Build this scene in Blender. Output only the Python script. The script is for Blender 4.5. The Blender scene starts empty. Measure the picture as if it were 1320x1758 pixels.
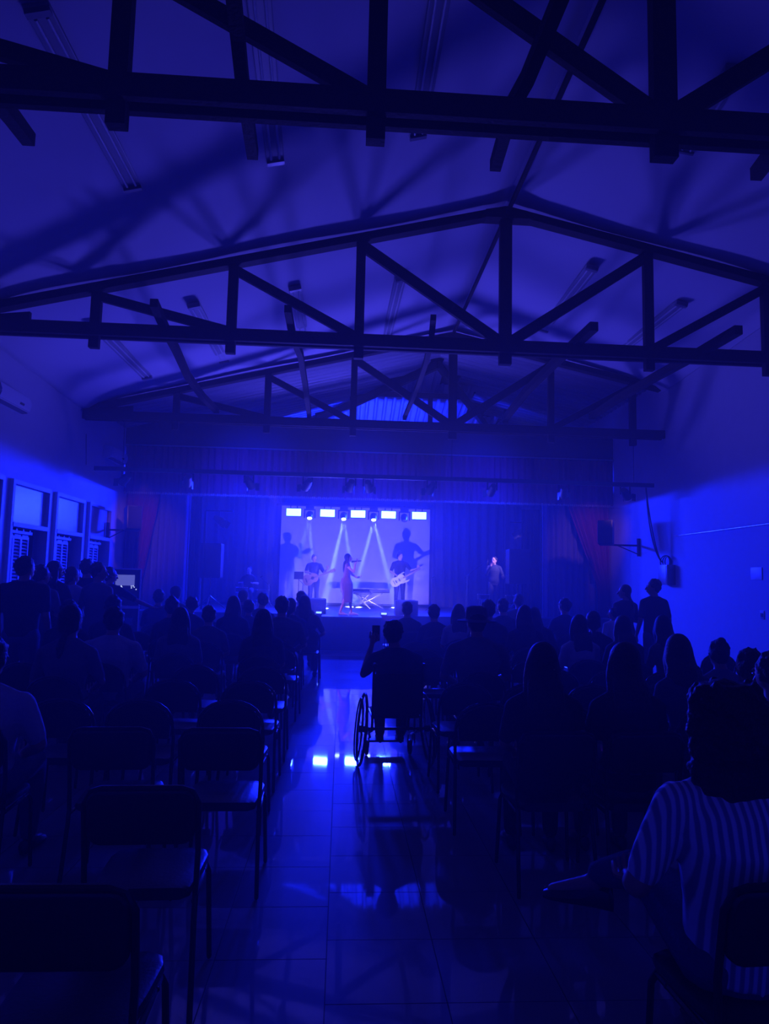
import bpy, bmesh, math, random
import numpy as np
from mathutils import Vector, Matrix
random.seed(7); rng = np.random.default_rng(7)
S = bpy.context.scene; COL = S.collection
V = Vector; PI = math.pi

# ------------------------------------------------------------------ camera
F, PITCH, YAW, ROLL, CAMH = 1183.4, 0.0972, 0.06006, 0.02189, 1.68
cy_, sy_, cp_, sp_ = math.cos(YAW), math.sin(YAW), math.cos(PITCH), math.sin(PITCH)
fwd = V((sy_*cp_, cy_*cp_, sp_)); rt = V((cy_, -sy_, 0)); up = rt.cross(fwd)
rt2 = rt*math.cos(ROLL) + up*math.sin(ROLL); up2 = up*math.cos(ROLL) - rt*math.sin(ROLL)
cam = bpy.data.cameras.new('camera'); camo = bpy.data.objects.new('camera', cam); COL.objects.link(camo)
m = Matrix.Identity(4)
for i in range(3):
    m[i][0], m[i][1], m[i][2] = rt2[i], up2[i], -fwd[i]
m[2][3] = CAMH
camo.matrix_world = m
cam.sensor_fit = 'VERTICAL'; cam.sensor_height = 24; cam.lens = F/1758*24; cam.clip_start = .05; cam.clip_end = 200
S.camera = camo

# ------------------------------------------------------------------ world, exposure
S.view_settings.view_transform = 'Standard'; S.view_settings.look = 'None'
S.view_settings.exposure = 0.0; S.view_settings.gamma = 1; S.view_settings.use_curve_mapping = False
w = bpy.data.worlds.new('night'); S.world = w; w.use_nodes = True
w.node_tree.nodes['Background'].inputs[0].default_value = (0.02, 0.01, 1, 1)
w.node_tree.nodes['Background'].inputs[1].default_value = 0.004
S.cycles.max_bounces = 6; S.cycles.diffuse_bounces = 3; S.cycles.glossy_bounces = 3; S.cycles.volume_bounces = 0
S.cycles.transparent_max_bounces = 8; S.cycles.sample_clamp_indirect = 2.0; S.cycles.caustics_reflective = False
S.cycles.caustics_refractive = False; S.cycles.use_denoising = True

BLUE = (0.004, 0.012, 1.0)        # LED strobes
LAV = (0.085, 0.070, 1.0)          # lavender footlights
WARM = (.62, .26, .9)          # pinkish profile spots
COOLW = (0.30, 0.50, 1.0)         # moving head beams
HAZE, HAZE_STAGE = 0.019, 0.007

def light(kind, name, loc, target, energy, color, size=.1, angle=None, blend=.3, sy=None, parent=None):
    l = bpy.data.lights.new(name, kind); l.energy = energy; l.color = color
    if kind == 'AREA':
        l.size = size
        if sy: l.shape = 'RECTANGLE'; l.size_y = sy
        if angle: l.spread = angle
    else:
        l.shadow_soft_size = size
    if kind == 'SPOT': l.spot_size = angle; l.spot_blend = blend
    o = bpy.data.objects.new(name, l); COL.objects.link(o); o.location = loc
    if target is not None:
        o.rotation_euler = (V(target)-V(loc)).to_track_quat('-Z', 'Y').to_euler()
    return o

XL, XR = -5.23, 6.67
Y3 = 13.9; YC = 16.7; YB = 23.6; ZS = 0.81
LEDX = [-1.48, -.47, .45, 1.37, 2.30]; LEDZ = 3.62; LEDY = 20.7
E_LED, E_FOOT, E_BEAM = 740, 1280, 900000
for x in LEDX:
    light('AREA', 'strobe_light', (x, LEDY-.1, LEDZ-.03), (x*.6-6.5, 0, 2.6), E_LED, BLUE, .40, sy=.18)
for x in (-.52, 1.05):
    light('SPOT', 'footlight_glow', (x, 16.72, .93), (x*.5+.6, 9.0, 8.4), E_FOOT, LAV, .42, math.radians(104), .55)
    light('SPOT', 'footlight_screen', (x, 16.95, .93), (.45, 22, 2.6), E_FOOT*.45, (.36, .30, 1), .03, math.radians(62), .5)
light('AREA', 'backdrop_wash', (-2.6, 20.9, 3.9), (-3.6, 22.3, 1.2), 32, BLUE, .5, sy=.2)
light('AREA', 'backdrop_wash', (3.4, 20.9, 3.9), (4.4, 22.3, 1.2), 32, BLUE, .5, sy=.2)
for x in (-2.2, .5, 3.2): light('SPOT', 'valance_fill', (x, Y3+.15, 3.45), (x, YC-.2, 3.9), 1300, BLUE, .08, math.radians(64), 1.0)  # blue fill spots added at the pipe to brighten the valance
for x, tx in ((-.6, -.9), (1.6, 1.85)): light('SPOT', 'band_fill', (x, Y3+.15, 3.45), (tx, 20.3, 1.7), 420, (.5, .42, 1), .05, math.radians(15), .7)  # front fill added at the pipe to brighten the two players
light('SPOT', 'curtain_fill', (-4.0, Y3+.15, 3.5), (-4.75, YC, 2.6), 55, (1, .35, .9), .05, math.radians(46), 1.0)  # added pink fill, brings out red in the side curtains
light('SPOT', 'curtain_fill', (6.0, Y3+.15, 3.5), (6.1, YC, 2.7), 55, (1, .35, .9), .05, math.radians(46), 1.0)
MOV = [(-1.0, -.55, -12), (.02, -.42, 3), (.92, .5, 8), (1.85, 1.9, 0)]
def beam(x, tx, ty, tz, e, ang):
    light('SPOT', 'beam_light', (x, LEDY-.15, LEDZ-.2), (tx, ty, tz), e, COOLW, .045, math.radians(ang*1.25), .35)
beam(-1.0, -.72, LEDY-.5, ZS, E_BEAM*.6, 3.2); beam(-1.0, -1.6, LEDY-.5, ZS, E_BEAM*.15, 5)
beam(.02, -.5, LEDY-.6, ZS, E_BEAM, 4.5); beam(.02, .52, 21.3, ZS, E_BEAM*.8, 4.2)
beam(.92, .3, 21.4, ZS, E_BEAM, 4.5); beam(.92, 1.72, 21.45, ZS, E_BEAM, 4.2)
light('SPOT', 'singer_light', (-1.6, Y3-.15, 3.5), (.15, 16.35, 1.5), 500, WARM, .05, math.radians(22), .6)
light('SPOT', 'presenter_light', (5.0, 18.7, 3.0), (4.15, 19.9, 1.9), 260, (.55, .35, 1), .05, math.radians(42), .8)

# ------------------------------------------------------------------ pixel -> world helpers
def ray(px, py):
    return rt2*((px-660)/F) - up2*((py-879)/F) + fwd
def P(px, py, Y):
    d = ray(px, py); return V((0, 0, CAMH)) + d*(Y/d.y)
def PX(px, py, X):
    d = ray(px, py); return V((0, 0, CAMH)) + d*(X/d.x)

# ------------------------------------------------------------------ materials
MATS = {}
def mat(name, c, rough=.6, metal=0, bump=0, scale=20, var=0, emit=None, est=0, spec=.5):
    if name in MATS: return MATS[name]
    mm = bpy.data.materials.new(name); mm.use_nodes = True; nt = mm.node_tree; b = nt.nodes['Principled BSDF']
    b.inputs['Base Color'].default_value = (*c, 1); b.inputs['Roughness'].default_value = rough
    b.inputs['Metallic'].default_value = metal; b.inputs['Specular IOR Level'].default_value = spec
    if bump or var:
        tc = nt.nodes.new('ShaderNodeTexCoord'); n = nt.nodes.new('ShaderNodeTexNoise')
        n.inputs['Scale'].default_value = scale; n.inputs['Detail'].default_value = 4
        nt.links.new(tc.outputs['Object'], n.inputs['Vector'])
        if bump:
            bp = nt.nodes.new('ShaderNodeBump'); bp.inputs['Strength'].default_value = bump; bp.inputs['Distance'].default_value = .02
            nt.links.new(n.outputs['Fac'], bp.inputs['Height']); nt.links.new(bp.outputs['Normal'], b.inputs['Normal'])
        if var:
            r = nt.nodes.new('ShaderNodeMapRange'); r.inputs['To Min'].default_value = 1-var; r.inputs['To Max'].default_value = 1+var
            mx = nt.nodes.new('ShaderNodeVectorMath'); mx.operation = 'SCALE'; mx.inputs[0].default_value = c
            nt.links.new(n.outputs['Fac'], r.inputs['Value']); nt.links.new(r.outputs['Result'], mx.inputs['Scale'])
            nt.links.new(mx.outputs['Vector'], b.inputs['Base Color'])
    if emit:
        b.inputs['Emission Color'].default_value = (*emit, 1); b.inputs['Emission Strength'].default_value = est
    MATS[name] = mm; return mm
M_wall = mat('wall_paint', (.62, .60, .62), .8, bump=.15, scale=6, var=.06)
M_ceil = mat('ceiling_sheet', (.60, .58, .62), .75, bump=.35, scale=1.2, var=.05)
M_wood = mat('dark_timber', (.022, .015, .012), .7, spec=.25, bump=.4, scale=30, var=.3)
M_tile = mat('floor_tile', (.25, .245, .26), .40, spec=.014, var=.08, scale=5)
_b = M_tile.node_tree.nodes['Principled BSDF']; _b.inputs['Coat Weight'].default_value = 1; _b.inputs['Coat Roughness'].default_value = .033; _b.inputs['Coat IOR'].default_value = 1.5
M_grout = mat('tile_joint', (.05, .05, .05), .7)
M_roof = mat('zinc_roofing', (.27, .27, .30), .5, metal=.2, var=.1)
M_velvet = mat('maroon_velvet', (.26, .018, .065), .9, bump=.2, scale=60, var=.15)
M_drape = mat('blue_grey_drape', (.20, .20, .30), .9, bump=.2, scale=60, var=.1)
M_blackcloth = mat('black_cloth', (.012, .012, .014), .95)
M_backdrape = mat('dark_backdrape', (.09, .09, .14), .9, var=.1)
M_screen = mat('white_screen', (.75, .74, .76), .85, bump=.05)
M_stage = mat('stage_boards', (.06, .05, .05), .5, var=.2)
M_black = mat('black_plastic', (.015, .015, .017), .45)
M_metal = mat('black_tube', (.02, .02, .022), .22, metal=.3)
M_chrome = mat('chrome', (.55, .55, .58), .2, metal=1)
M_white = mat('white_plastic', (.75, .75, .75), .4)
M_vinyl = mat('black_vinyl', (.014, .014, .016), .38, bump=.1, scale=80)
M_grille = mat('speaker_grille', (.02, .02, .022), .7, bump=.8, scale=300)
M_skin = mat('skin', (.42, .22, .15), .5, var=.05)
M_skin2 = mat('skin_pale', (.62, .38, .30), .5, var=.05)
M_eye = mat('eye_white', (.5, .48, .46), .3); M_lip = mat('lips', (.35, .13, .11), .5)
M_hair = mat('dark_hair', (.012, .009, .008), .6, bump=.6, scale=90)
M_fringe = mat('gold_fringe', (.45, .30, .15), .7)
M_ply = mat('guitar_spruce', (.45, .25, .10), .35, var=.1)
M_bass = mat('bass_white', (.82, .80, .74), .25)
M_maple = mat('maple_neck', (.40, .25, .13), .4)
M_glow = mat('strobe_face', (.8, .8, .8), .4, emit=(.35, .95, 2.6), est=3.2)
M_lens = mat('beam_lens', (.8, .8, .8), .4, emit=(.8, 1.2, 2.6), est=5)
M_footg = mat('footlight_lens', (.8, .8, .8), .4, emit=(.35, .7, 2.0), est=1.6)
M_disp = mat('desk_display', (.1, .1, .1), .4, emit=(.22, .25, .8), est=.45)
M_frost = mat('frosted_pane', (.50, .52, .56), .35, var=.15, scale=3)
M_paint = mat('old_white_paint', (.60, .60, .58), .5, bump=.3, scale=40, var=.15)
M_shoe = mat('dark_shoe', (.02, .018, .018), .4)
M_shoew = mat('white_shoe', (.80, .78, .75), .4)
M_box = mat('riser_paint', (.022, .022, .025), .6)
M_grey = mat('grey_metal', (.22, .22, .24), .4, metal=.5)
def cloth(n, c): return mat('cloth_'+n, c, .9, bump=.3, scale=70, var=.1)
C_black = cloth('black', (.012, .012, .014)); C_navy = cloth('navy', (.03, .035, .07)); C_grey = cloth('grey', (.14, .14, .15))
C_light = cloth('light', (.45, .44, .45)); C_white = cloth('white', (.7, .69, .69)); C_denim = cloth('denim', (.06, .08, .14))
C_mauve = cloth('mauve', (.20, .11, .16)); C_red = cloth('red', (.18, .03, .03)); C_olive = cloth('olive', (.10, .10, .06))

# ------------------------------------------------------------------ mesh helpers
def newo(name, bm, material, parent=None, smooth=True, loc=None):
    me = bpy.data.meshes.new(name)
    bmesh.ops.recalc_face_normals(bm, faces=bm.faces)
    bm.to_mesh(me); bm.free()
    if smooth:
        for p in me.polygons: p.use_smooth = True
        try: me.set_sharp_from_angle(angle=math.radians(40))
        except Exception: pass
    me.materials.append(material)
    o = bpy.data.objects.new(name, me); COL.objects.link(o)
    if parent is not None: o.parent = parent
    if loc is not None: o.location = loc
    return o
def tag(o, label=None, cat=None, group=None, kind=None):
    if label: o['label'] = label
    if cat: o['category'] = cat
    if group: o['group'] = group
    if kind: o['kind'] = kind
    return o
def empty(name, loc=(0, 0, 0), rz=0, label=None, cat=None, group=None, kind=None):
    o = bpy.data.objects.new(name, None); COL.objects.link(o); o.empty_display_size = .1
    o.location = loc; o.rotation_euler = (0, 0, rz); return tag(o, label, cat, group, kind)
def B(): return bmesh.new()
def box(bm, c, s, rot=None, bev=0):
    r = bmesh.ops.create_cube(bm, size=1); vs = r['verts']
    bmesh.ops.scale(bm, vec=s, verts=vs)
    if bev:
        es = list({e for v in vs for e in v.link_edges})
        g = bmesh.ops.bevel(bm, geom=es, offset=bev, segments=2, affect='EDGES', profile=.6)
        vs = list({v for f in g['faces'] for v in f.verts} | {v for v in vs if v.is_valid})
    mt = Matrix.Translation(c)
    if rot is not None: mt = mt @ (rot.to_4x4() if isinstance(rot, Matrix) else rot.to_matrix().to_4x4())
    bmesh.ops.transform(bm, matrix=mt, verts=vs)
    return bm
def bar(bm, a, b, wd, ht, side=None):
    """rectangular timber from a to b; wd across 'side', ht the other way"""
    a, b = V(a), V(b); d = (b-a).normalized(); s = V(side) if side else (V((0, 0, 1)).cross(d) if abs(d.z) < .95 else V((1, 0, 0)))
    s = (s - d*s.dot(d)).normalized(); u = d.cross(s)
    q = [-1, -1], [1, -1], [1, 1], [-1, 1]
    v0 = [bm.verts.new(a+s*(i*wd/2)+u*(j*ht/2)) for i, j in q]; v1 = [bm.verts.new(b+s*(i*wd/2)+u*(j*ht/2)) for i, j in q]
    bm.faces.new(v0[::-1]); bm.faces.new(v1)
    for k in range(4): bm.faces.new((v0[k], v0[(k+1) % 4], v1[(k+1) % 4], v1[k]))
    return bm
def loft(bm, rings):
    vr = [[bm.verts.new(p) for p in r] for r in rings]; n = len(rings[0])
    for a, b in zip(vr[:-1], vr[1:]):
        for k in range(n): bm.faces.new((a[k], a[(k+1) % n], b[(k+1) % n], b[k]))
    bm.faces.new(vr[0][::-1]); bm.faces.new(vr[-1])
def ring(c, s, u, rx, ry, n=12):
    c = V(c); return [c + s*(rx*math.cos(2*PI*k/n)) + u*(ry*math.sin(2*PI*k/n)) for k in range(n)]
def limb(bm, pts, rad, n=8, caps=True):
    pts = [V(p) for p in pts]; rings = []; s = None
    for i, p in enumerate(pts):
        d = (pts[min(i+1, len(pts)-1)] - pts[max(i-1, 0)]).normalized()
        if s is None: s = d.orthogonal().normalized()
        s = (s - d*s.dot(d)).normalized(); u = d.cross(s); r = rad[i] if not isinstance(rad, (int, float)) else rad
        if caps and i == 0:
            rings += [ring(p-d*r*.95, s, u, r*.3, r*.3, n), ring(p-d*r*.6, s, u, r*.8, r*.8, n)]
        rings.append(ring(p, s, u, r, r, n))
        if caps and i == len(pts)-1:
            rings += [ring(p+d*r*.6, s, u, r*.8, r*.8, n), ring(p+d*r*.95, s, u, r*.3, r*.3, n)]
    loft(bm, rings); return bm
def ell(bm, c, r, rot=None, seg=12):
    g = bmesh.ops.create_uvsphere(bm, u_segments=seg, v_segments=max(6, seg*2//3), radius=1)
    mt = Matrix.Translation(c) @ (rot.to_4x4() if rot is not None else Matrix.Identity(4)) @ Matrix.Diagonal((*r, 1))
    bmesh.ops.transform(bm, matrix=mt, verts=g['verts']); return bm
def cyl(bm, a, b, r, r2=None, n=12): return limb(bm, [a, b], [r, r2 if r2 is not None else r], n, caps=False)
def prism(bm, poly, y0, y1):
    """polygon in XZ extruded along Y"""
    a = [bm.verts.new((x, y0, z)) for x, z in poly]; b = [bm.verts.new((x, y1, z)) for x, z in poly]
    bm.faces.new(a[::-1]); bm.faces.new(b); n = len(poly)
    for k in range(n): bm.faces.new((a[k], a[(k+1) % n], b[(k+1) % n], b[k]))
    return bm
def rrect(w_, h_, r, n=4, cx=0, cz=0):
    out = []
    for sx, sz, a0 in ((1, 1, 0), (-1, 1, 90), (-1, -1, 180), (1, -1, 270)):
        for k in range(n+1):
            a = math.radians(a0+90*k/n); out.append((cx+sx*(w_/2-r)+r*math.cos(a), cz+sz*(h_/2-r)+r*math.sin(a)))
    return out
def remesh(bm, vox, smooth=4):
    me = bpy.data.meshes.new('t'); bmesh.ops.recalc_face_normals(bm, faces=bm.faces); bm.to_mesh(me); bm.free()
    o = bpy.data.objects.new('t', me); COL.objects.link(o)
    md = o.modifiers.new('r', 'REMESH'); md.mode = 'VOXEL'; md.voxel_size = vox
    if smooth: s = o.modifiers.new('s', 'SMOOTH'); s.iterations = smooth; s.factor = .5
    dg = bpy.context.evaluated_depsgraph_get(); ev = o.evaluated_get(dg); r = bpy.data.meshes.new_from_object(ev)
    b2 = bmesh.new(); b2.from_mesh(r)
    bpy.data.objects.remove(o); bpy.data.meshes.remove(me); bpy.data.meshes.remove(r)
    return b2
def dup(root, loc=None, rz=None, scale=None, **kw):
    c = root.copy(); COL.objects.link(c)
    if loc is not None: c.location = loc
    if rz is not None: c.rotation_euler = (0, 0, rz)
    if scale is not None: c.scale = (scale,)*3
    tag(c, **kw)
    for ch in KIDS.get(root.name, root.children):
        d = ch.copy(); COL.objects.link(d); d.parent = c
        for g in KIDS.get(ch.name, ch.children):
            e = g.copy(); COL.objects.link(e); e.parent = d
    return c
KIDS = {}
def freeze(root):
    KIDS[root.name] = list(root.children)
    for c in KIDS[root.name]: KIDS[c.name] = list(c.children)
    return root

# ================================================================== ROOM
RX, RZ = 2.2, 6.98                                # ridge
def ceil_z(x, y=0):
    dz = -.15*max(0, min(1, (y-9.3)/4.6))
    return dz + (RZ - .252*(RX-x) if x < RX else RZ - .225*(x-RX))
# floor: slab with tile parts
bm = B(); box(bm, ((XL+XR)/2, 10.4, -.06), (XR-XL+.4, 27, .104))
floor = tag(newo('floor', bm, M_grout, smooth=False), 'glossy tiled hall floor running up to the stage', kind='structure')
T = .49; tile_me = None; rest = B(); nt_ = 0
TZ = 0.0
for j in range(-6, 34):
    for i in range(-11, 14):
        x0, y0 = -.02+i*T, .3+j*T + (.16 if i >= 0 else 0)
        if x0+T < XL or x0 > XR or y0 < -2.4 or y0 > YC-.4: continue
        near = (-4 <= i <= 4 and 2 <= j <= 31)
        if near:
            if tile_me is None:
                b = B(); box(b, (0, 0, -.006), (T-.005, T-.005, .012)); t = newo('tile', b, M_tile, floor, smooth=False); tile_me = t.data
            else:
                t = bpy.data.objects.new('tile', tile_me); COL.objects.link(t); t.parent = floor
            t.location = (x0+T/2, y0+T/2, TZ + rng.uniform(-.0004, .0004)); t.rotation_euler = (rng.uniform(-.0008, .0008), rng.uniform(-.0008, .0008), 0)
        else:
            box(rest, (x0+T/2, y0+T/2, TZ-.006), (T-.005, T-.005, .012))
tag(newo('tile', rest, M_tile, floor, smooth=False), kind='stuff')

# windows on the left wall (Y intervals)
WIN = [(9.35, 10.8), (11.07, 12.5), (12.75, 14.13), (14.4, 15.78)]
bm = B(); yy = -2.5; WT = .25
def wl(y0, y1, z0, z1): box(bm, (XL-WT/2, (y0+y1)/2, (z0+z1)/2), (WT, y1-y0, z1-z0))
zt = ceil_z(XL)+.25
for y0, y1 in WIN:
    wl(yy, y0, 0, zt); wl(y0, y1, 3.13, zt); yy = y1
wl(yy, YB+.3, 0, 7)
tag(newo('wall_left', bm, M_wall, smooth=False), 'pale plastered side wall with tall shuttered openings', kind='structure')
bm = B(); box(bm, (XR+WT/2, (YB-2.2)/2, 3.3), (WT, YB+2.8, 6.8))
tag(newo('wall_right', bm, M_wall, smooth=False), 'pale plastered side wall washed in blue light', kind='structure')
bm = B(); box(bm, ((XL+XR)/2, -2.6, 3.6), (XR-XL+.5, .2, 7.4))
tag(newo('wall_rear', bm, M_wall, smooth=False), kind='structure')
bm = B(); box(bm, ((XL+XR)/2, YB+.2, 3.4), (XR-XL+.5, .2, 7))
tag(newo('wall_stage', bm, M_backdrape, smooth=False), kind='structure')
# ceiling: two slightly sagging sheeted slopes
bm = B(); nx, ny = 36, 60
for side in (0, 1):
    xa, xb = ((XL-.1, RX), (RX, XR+.1))[side]
    g = [[None]*(ny+1) for _ in range(nx+1)]
    for i in range(nx+1):
        for j in range(ny+1):
            x = xa+(xb-xa)*i/nx; y = -2.5+(Y3+.1+2.5)*j/ny
            bay = abs(((y-4.65) % 4.63)/4.63-.5)*2
            sag = -.05*(1-bay**2)*math.sin(PI*i/nx) + .012*math.sin(3.1*y+2*x)
            e = .35*math.exp(-abs(x-(XL if side == 0 else XR))/.28)         # coved edge
            g[i][j] = bm.verts.new((x, y, ceil_z(x, y)+.10+sag-e*.6))
    for i in range(nx):
        for j in range(ny): bm.faces.new((g[i][j], g[i+1][j], g[i+1][j+1], g[i][j+1]))
o = newo('ceiling', bm, M_ceil); tag(o, 'pale sheeted ceiling in two slopes above the dark trusses', kind='structure')
sd = o.modifiers.new('s', 'SOLIDIFY'); sd.thickness = .04; sd.offset = 1
# gable closing between ceiling end and stage roof not needed: roof continues as zinc sheets
# stage roof: two slopes and a hipped end, ribbed sheets
roof = empty('stage_roof', (0, 0, 0), label='bare ribbed metal roof above the stage beyond the last ceiling truss', cat='roof')
YH = 16.2
def zpl(x): return ceil_z(x, 20)+.16
def ribbed(p, du, dv, wv, name):
    """one sheet: origin p, along ribs du (vector full length), across dv unit, width wv"""
    bm = B(); n = 24; prof = []
    nrm = V(du).cross(V(dv)).normalized()
    if nrm.z < 0: nrm = -nrm
    for k in range(n+1):
        t = (k % 6); h = .035 if t in (2, 3) else 0
        prof.append((wv*k/n, h))
    a = [bm.verts.new(V(p)+V(dv)*u+nrm*h) for u, h in prof]; b = [bm.verts.new(V(p)+V(dv)*u+nrm*h+V(du)) for u, h in prof]
    a2 = [bm.verts.new(v.co+nrm*.01) for v in a]; b2 = [bm.verts.new(v.co+nrm*.01) for v in b]
    for k in range(n):
        bm.faces.new((a[k], a[k+1], b[k+1], b[k])); bm.faces.new((a2[k+1], a2[k], b2[k], b2[k+1]))
    return newo(name, bm, M_roof, roof, smooth=False)
ye = Y3+.12; sw = .95; k = 0
while ye + k*sw < YB:
    y0 = ye+k*sw; fr = max(0., min(1., (y0+sw*.5-YH)/(YB-YH)))
    for side in (0, 1):
        xe = XL if side == 0 else XR
        xt = RX + (xe-RX)*fr
        ribbed((xe, y0, zpl(xe)), V((xt-xe, 0, zpl(xt)-zpl(xe))), V((0, 1, 0)), sw+.03, 'roof_sheet')
    k += 1
zb = zpl(XL)-.1; k = 0
while XL + k*sw < XR:
    x0 = XL+k*sw; xm = x0+sw/2
    fr = 1-abs(xm-RX)/((RX-XL) if xm < RX else (XR-RX)); fr = max(.08, fr)
    yt = YB + (YH-YB)*fr; ztp = zb + (zpl(RX)-zb)*fr
    ribbed((x0, YB, zb), V((0, yt-YB, ztp-zb)), V((1, 0, 0)), sw+.02, 'roof_sheet'); k += 1
for fr in (.3, .55, .8):                              # purlins under the hip
    yt = YB+(YH-YB)*fr; z = zb+(zpl(RX)-zb)*fr-.08
    bm = B(); bar(bm, (RX-(RX-XL)*(1-fr), yt, z), (RX+(XR-RX)*(1-fr), yt, z), .08, .12); newo('purlin', bm, M_wood, roof, False)
for xe in (XL, XR):
    bm = B(); bar(bm, (RX, YH, zpl(RX)-.1), (xe, YB, zb-.08), .10, .2); newo('hip_rafter', bm, M_wood, roof, False)

# ------------------------------------------------------------------ trusses
PX_ = [-3.42, -1.6, .15, 2.2, 4.27, 6.02]
def truss(Y, zc, label):
    ceil_z = lambda x: globals()['ceil_z'](x, Y)
    RZ = ceil_z(RX)
    t = empty('roof_truss', (0, 0, 0), label=label, cat='roof truss', group='timber trusses across the hall')
    CH = .17; TH = .07
    for s in (-1, 1):
        bm = B(); bar(bm, (XL, Y+s*.075, zc), (XR, Y+s*.075, zc), TH*.8, CH, side=(0, 1, 0)); newo('bottom_chord', bm, M_wood, t, False)
    bm = B(); bar(bm, (XL, Y, ceil_z(XL)-.02), (RX, Y, RZ-.04), .16, .11, side=(0, 1, 0)); newo('top_chord', bm, M_wood, t, False)
    bm = B(); bar(bm, (XR, Y, ceil_z(XR)-.02), (RX, Y, RZ-.04), .16, .11, side=(0, 1, 0)); newo('top_chord', bm, M_wood, t, False)
    for i, x in enumerate(PX_):
        wd = .17 if x == 2.2 else .13
        bm = B(); bar(bm, (x, Y, zc-.24), (x, Y, ceil_z(x)-.04), wd, .09, side=(1, 0, 0)); newo('post', bm, M_wood, t, False)
    for a, b in ((0, 1), (1, 2), (2, 3), (4, 3), (5, 4)):
        xa, xb = PX_[a], PX_[b]; sg = 1 if xb > xa else -1
        bm = B(); bar(bm, (xa+sg*.03, Y, ceil_z(xa)-.14), (xb-sg*.06, Y, zc+.08), .06, .125 if abs(b-3) else .15, side=(0, 1, 0)); newo('diagonal', bm, M_wood, t, False)
    bm = B(); prism(bm, [(XL, zc+.05), (XL+.95, zc+.05), (XL+.95, zc+.22), (XL, zc+.11)], Y-.03, Y+.03); newo('heel_plate', bm, M_wood, t, False)
    bm = B(); prism(bm, [(RX-.42, RZ-.17), (RX+.42, RZ-.17), (RX+.3, RZ-.06), (RX, RZ+.0), (RX-.3, RZ-.06)], Y-.10, Y+.10); newo('ridge_gusset', bm, M_wood, t, False)
    return t
truss(4.49, 4.92, 'dark timber truss nearest overhead, crossing the top of the view')
truss(9.28, 4.94, 'dark timber truss in the middle of the hall, its full peak in view')
truss(Y3, 4.82, 'dark timber truss farthest from the camera, above the lighting pipe')
tr4 = empty('stage_truss', (0, 0, 0), label='dim timber frame inside the stage roof behind the farthest truss', cat='roof truss')
bm = B(); bar(bm, (XL, 17.6, 5.55), (XR, 17.6, 5.55), .1, .16, side=(0, 1, 0)); newo('bottom_chord', bm, M_wood, tr4, False)
for xx in (.15, 2.2, 4.2):
    bm = B(); bar(bm, (xx, 17.6, 5.5), (xx, 17.6, 6.55 if xx == 2.2 else 6.2), .12, .08, side=(1, 0, 0)); newo('post', bm, M_wood, tr4, False)
# ridge batten
bm = B(); bar(bm, (RX, -2.4, RZ-.0), (RX, Y3, RZ-.15), .045, .06)
tag(newo('ridge_batten', bm, M_wood, smooth=False), 'thin dark batten running along the ceiling ridge', 'batten')
# lengthwise runners lying over the chords (slightly bowed)
def runner(pts, wd, label):
    assert len(label.split()) <= 16, label
    bm = B(); pts = [P(x, y, Y) for x, y, Y in pts]; rings = []
    for i, p in enumerate(pts):
        p.z = max(p.z, 3) ; rings.append([p+V((sx*wd/2, 0, sz*wd*.55)) for sx, sz in ((-1, -1), (1, -1), (1, 1), (-1, 1))])
    loft(bm, rings); tag(newo('timber_runner', bm, M_wood, smooth=False), label, 'timber beam', group='timber runners laid across the truss chords')
R_ = 'cut dark timber runner '
runner([(395, -60, 3.85), (408, 60, 4.3), (416, 140, 4.6), (434, 265, 5.5)], .09, R_+'left of the middle of the nearest truss')
runner([(985, -60, 3.85), (905, 135, 4.5), (880, 180, 4.68), (850, 285, 5.4)], .09, R_+'between the two thick posts of the nearest truss')
runner([(-60, 110, 4.3), (-10, 165, 4.7), (20, 200, 5.1), (50, 240, 5.6)], .10, R_+'at the far left end of the nearest truss')
runner([(1400, 180, 4.3), (1345, 240, 4.8), (1320, 270, 5.1), (1297, 300, 5.5)], .10, R_+'at the far right end of the nearest truss')
runner([(264, 520, 8.6), (283, 563, 9.28), (302, 600, 10.2), (322, 645, 11.6), (347, 680, 12.8), (372, 705, 13.9)], .10, 'bowed dark timber runner farthest left between middle and far truss')
runner([(494, 530, 8.6), (502, 575, 9.28), (516, 610, 10.6), (524, 660, 12.2), (531, 714, 13.9)], .09, 'pale-edged thin timber runner left of the middle truss second thick post')
runner([(744, 545, 8.7), (740, 585, 9.28), (731, 622, 10.6), (716, 665, 12.2), (694, 718, 13.9)], .075, 'pale-edged thin timber runner just left of the middle truss king post')
runner([(1020, 560, 8.6), (985, 592, 9.28), (950, 625, 10.4), (905, 670, 12.0), (866, 720, 13.9)], .11, 'dark timber runner right of the middle truss king post')
runner([(1268, 566, 8.6), (1200, 606, 9.28), (1120, 650, 10.8), (1060, 685, 12.2), (1015, 715, 13.9)], .11, 'dark timber runner nearest the right wall between middle and far truss')

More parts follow.
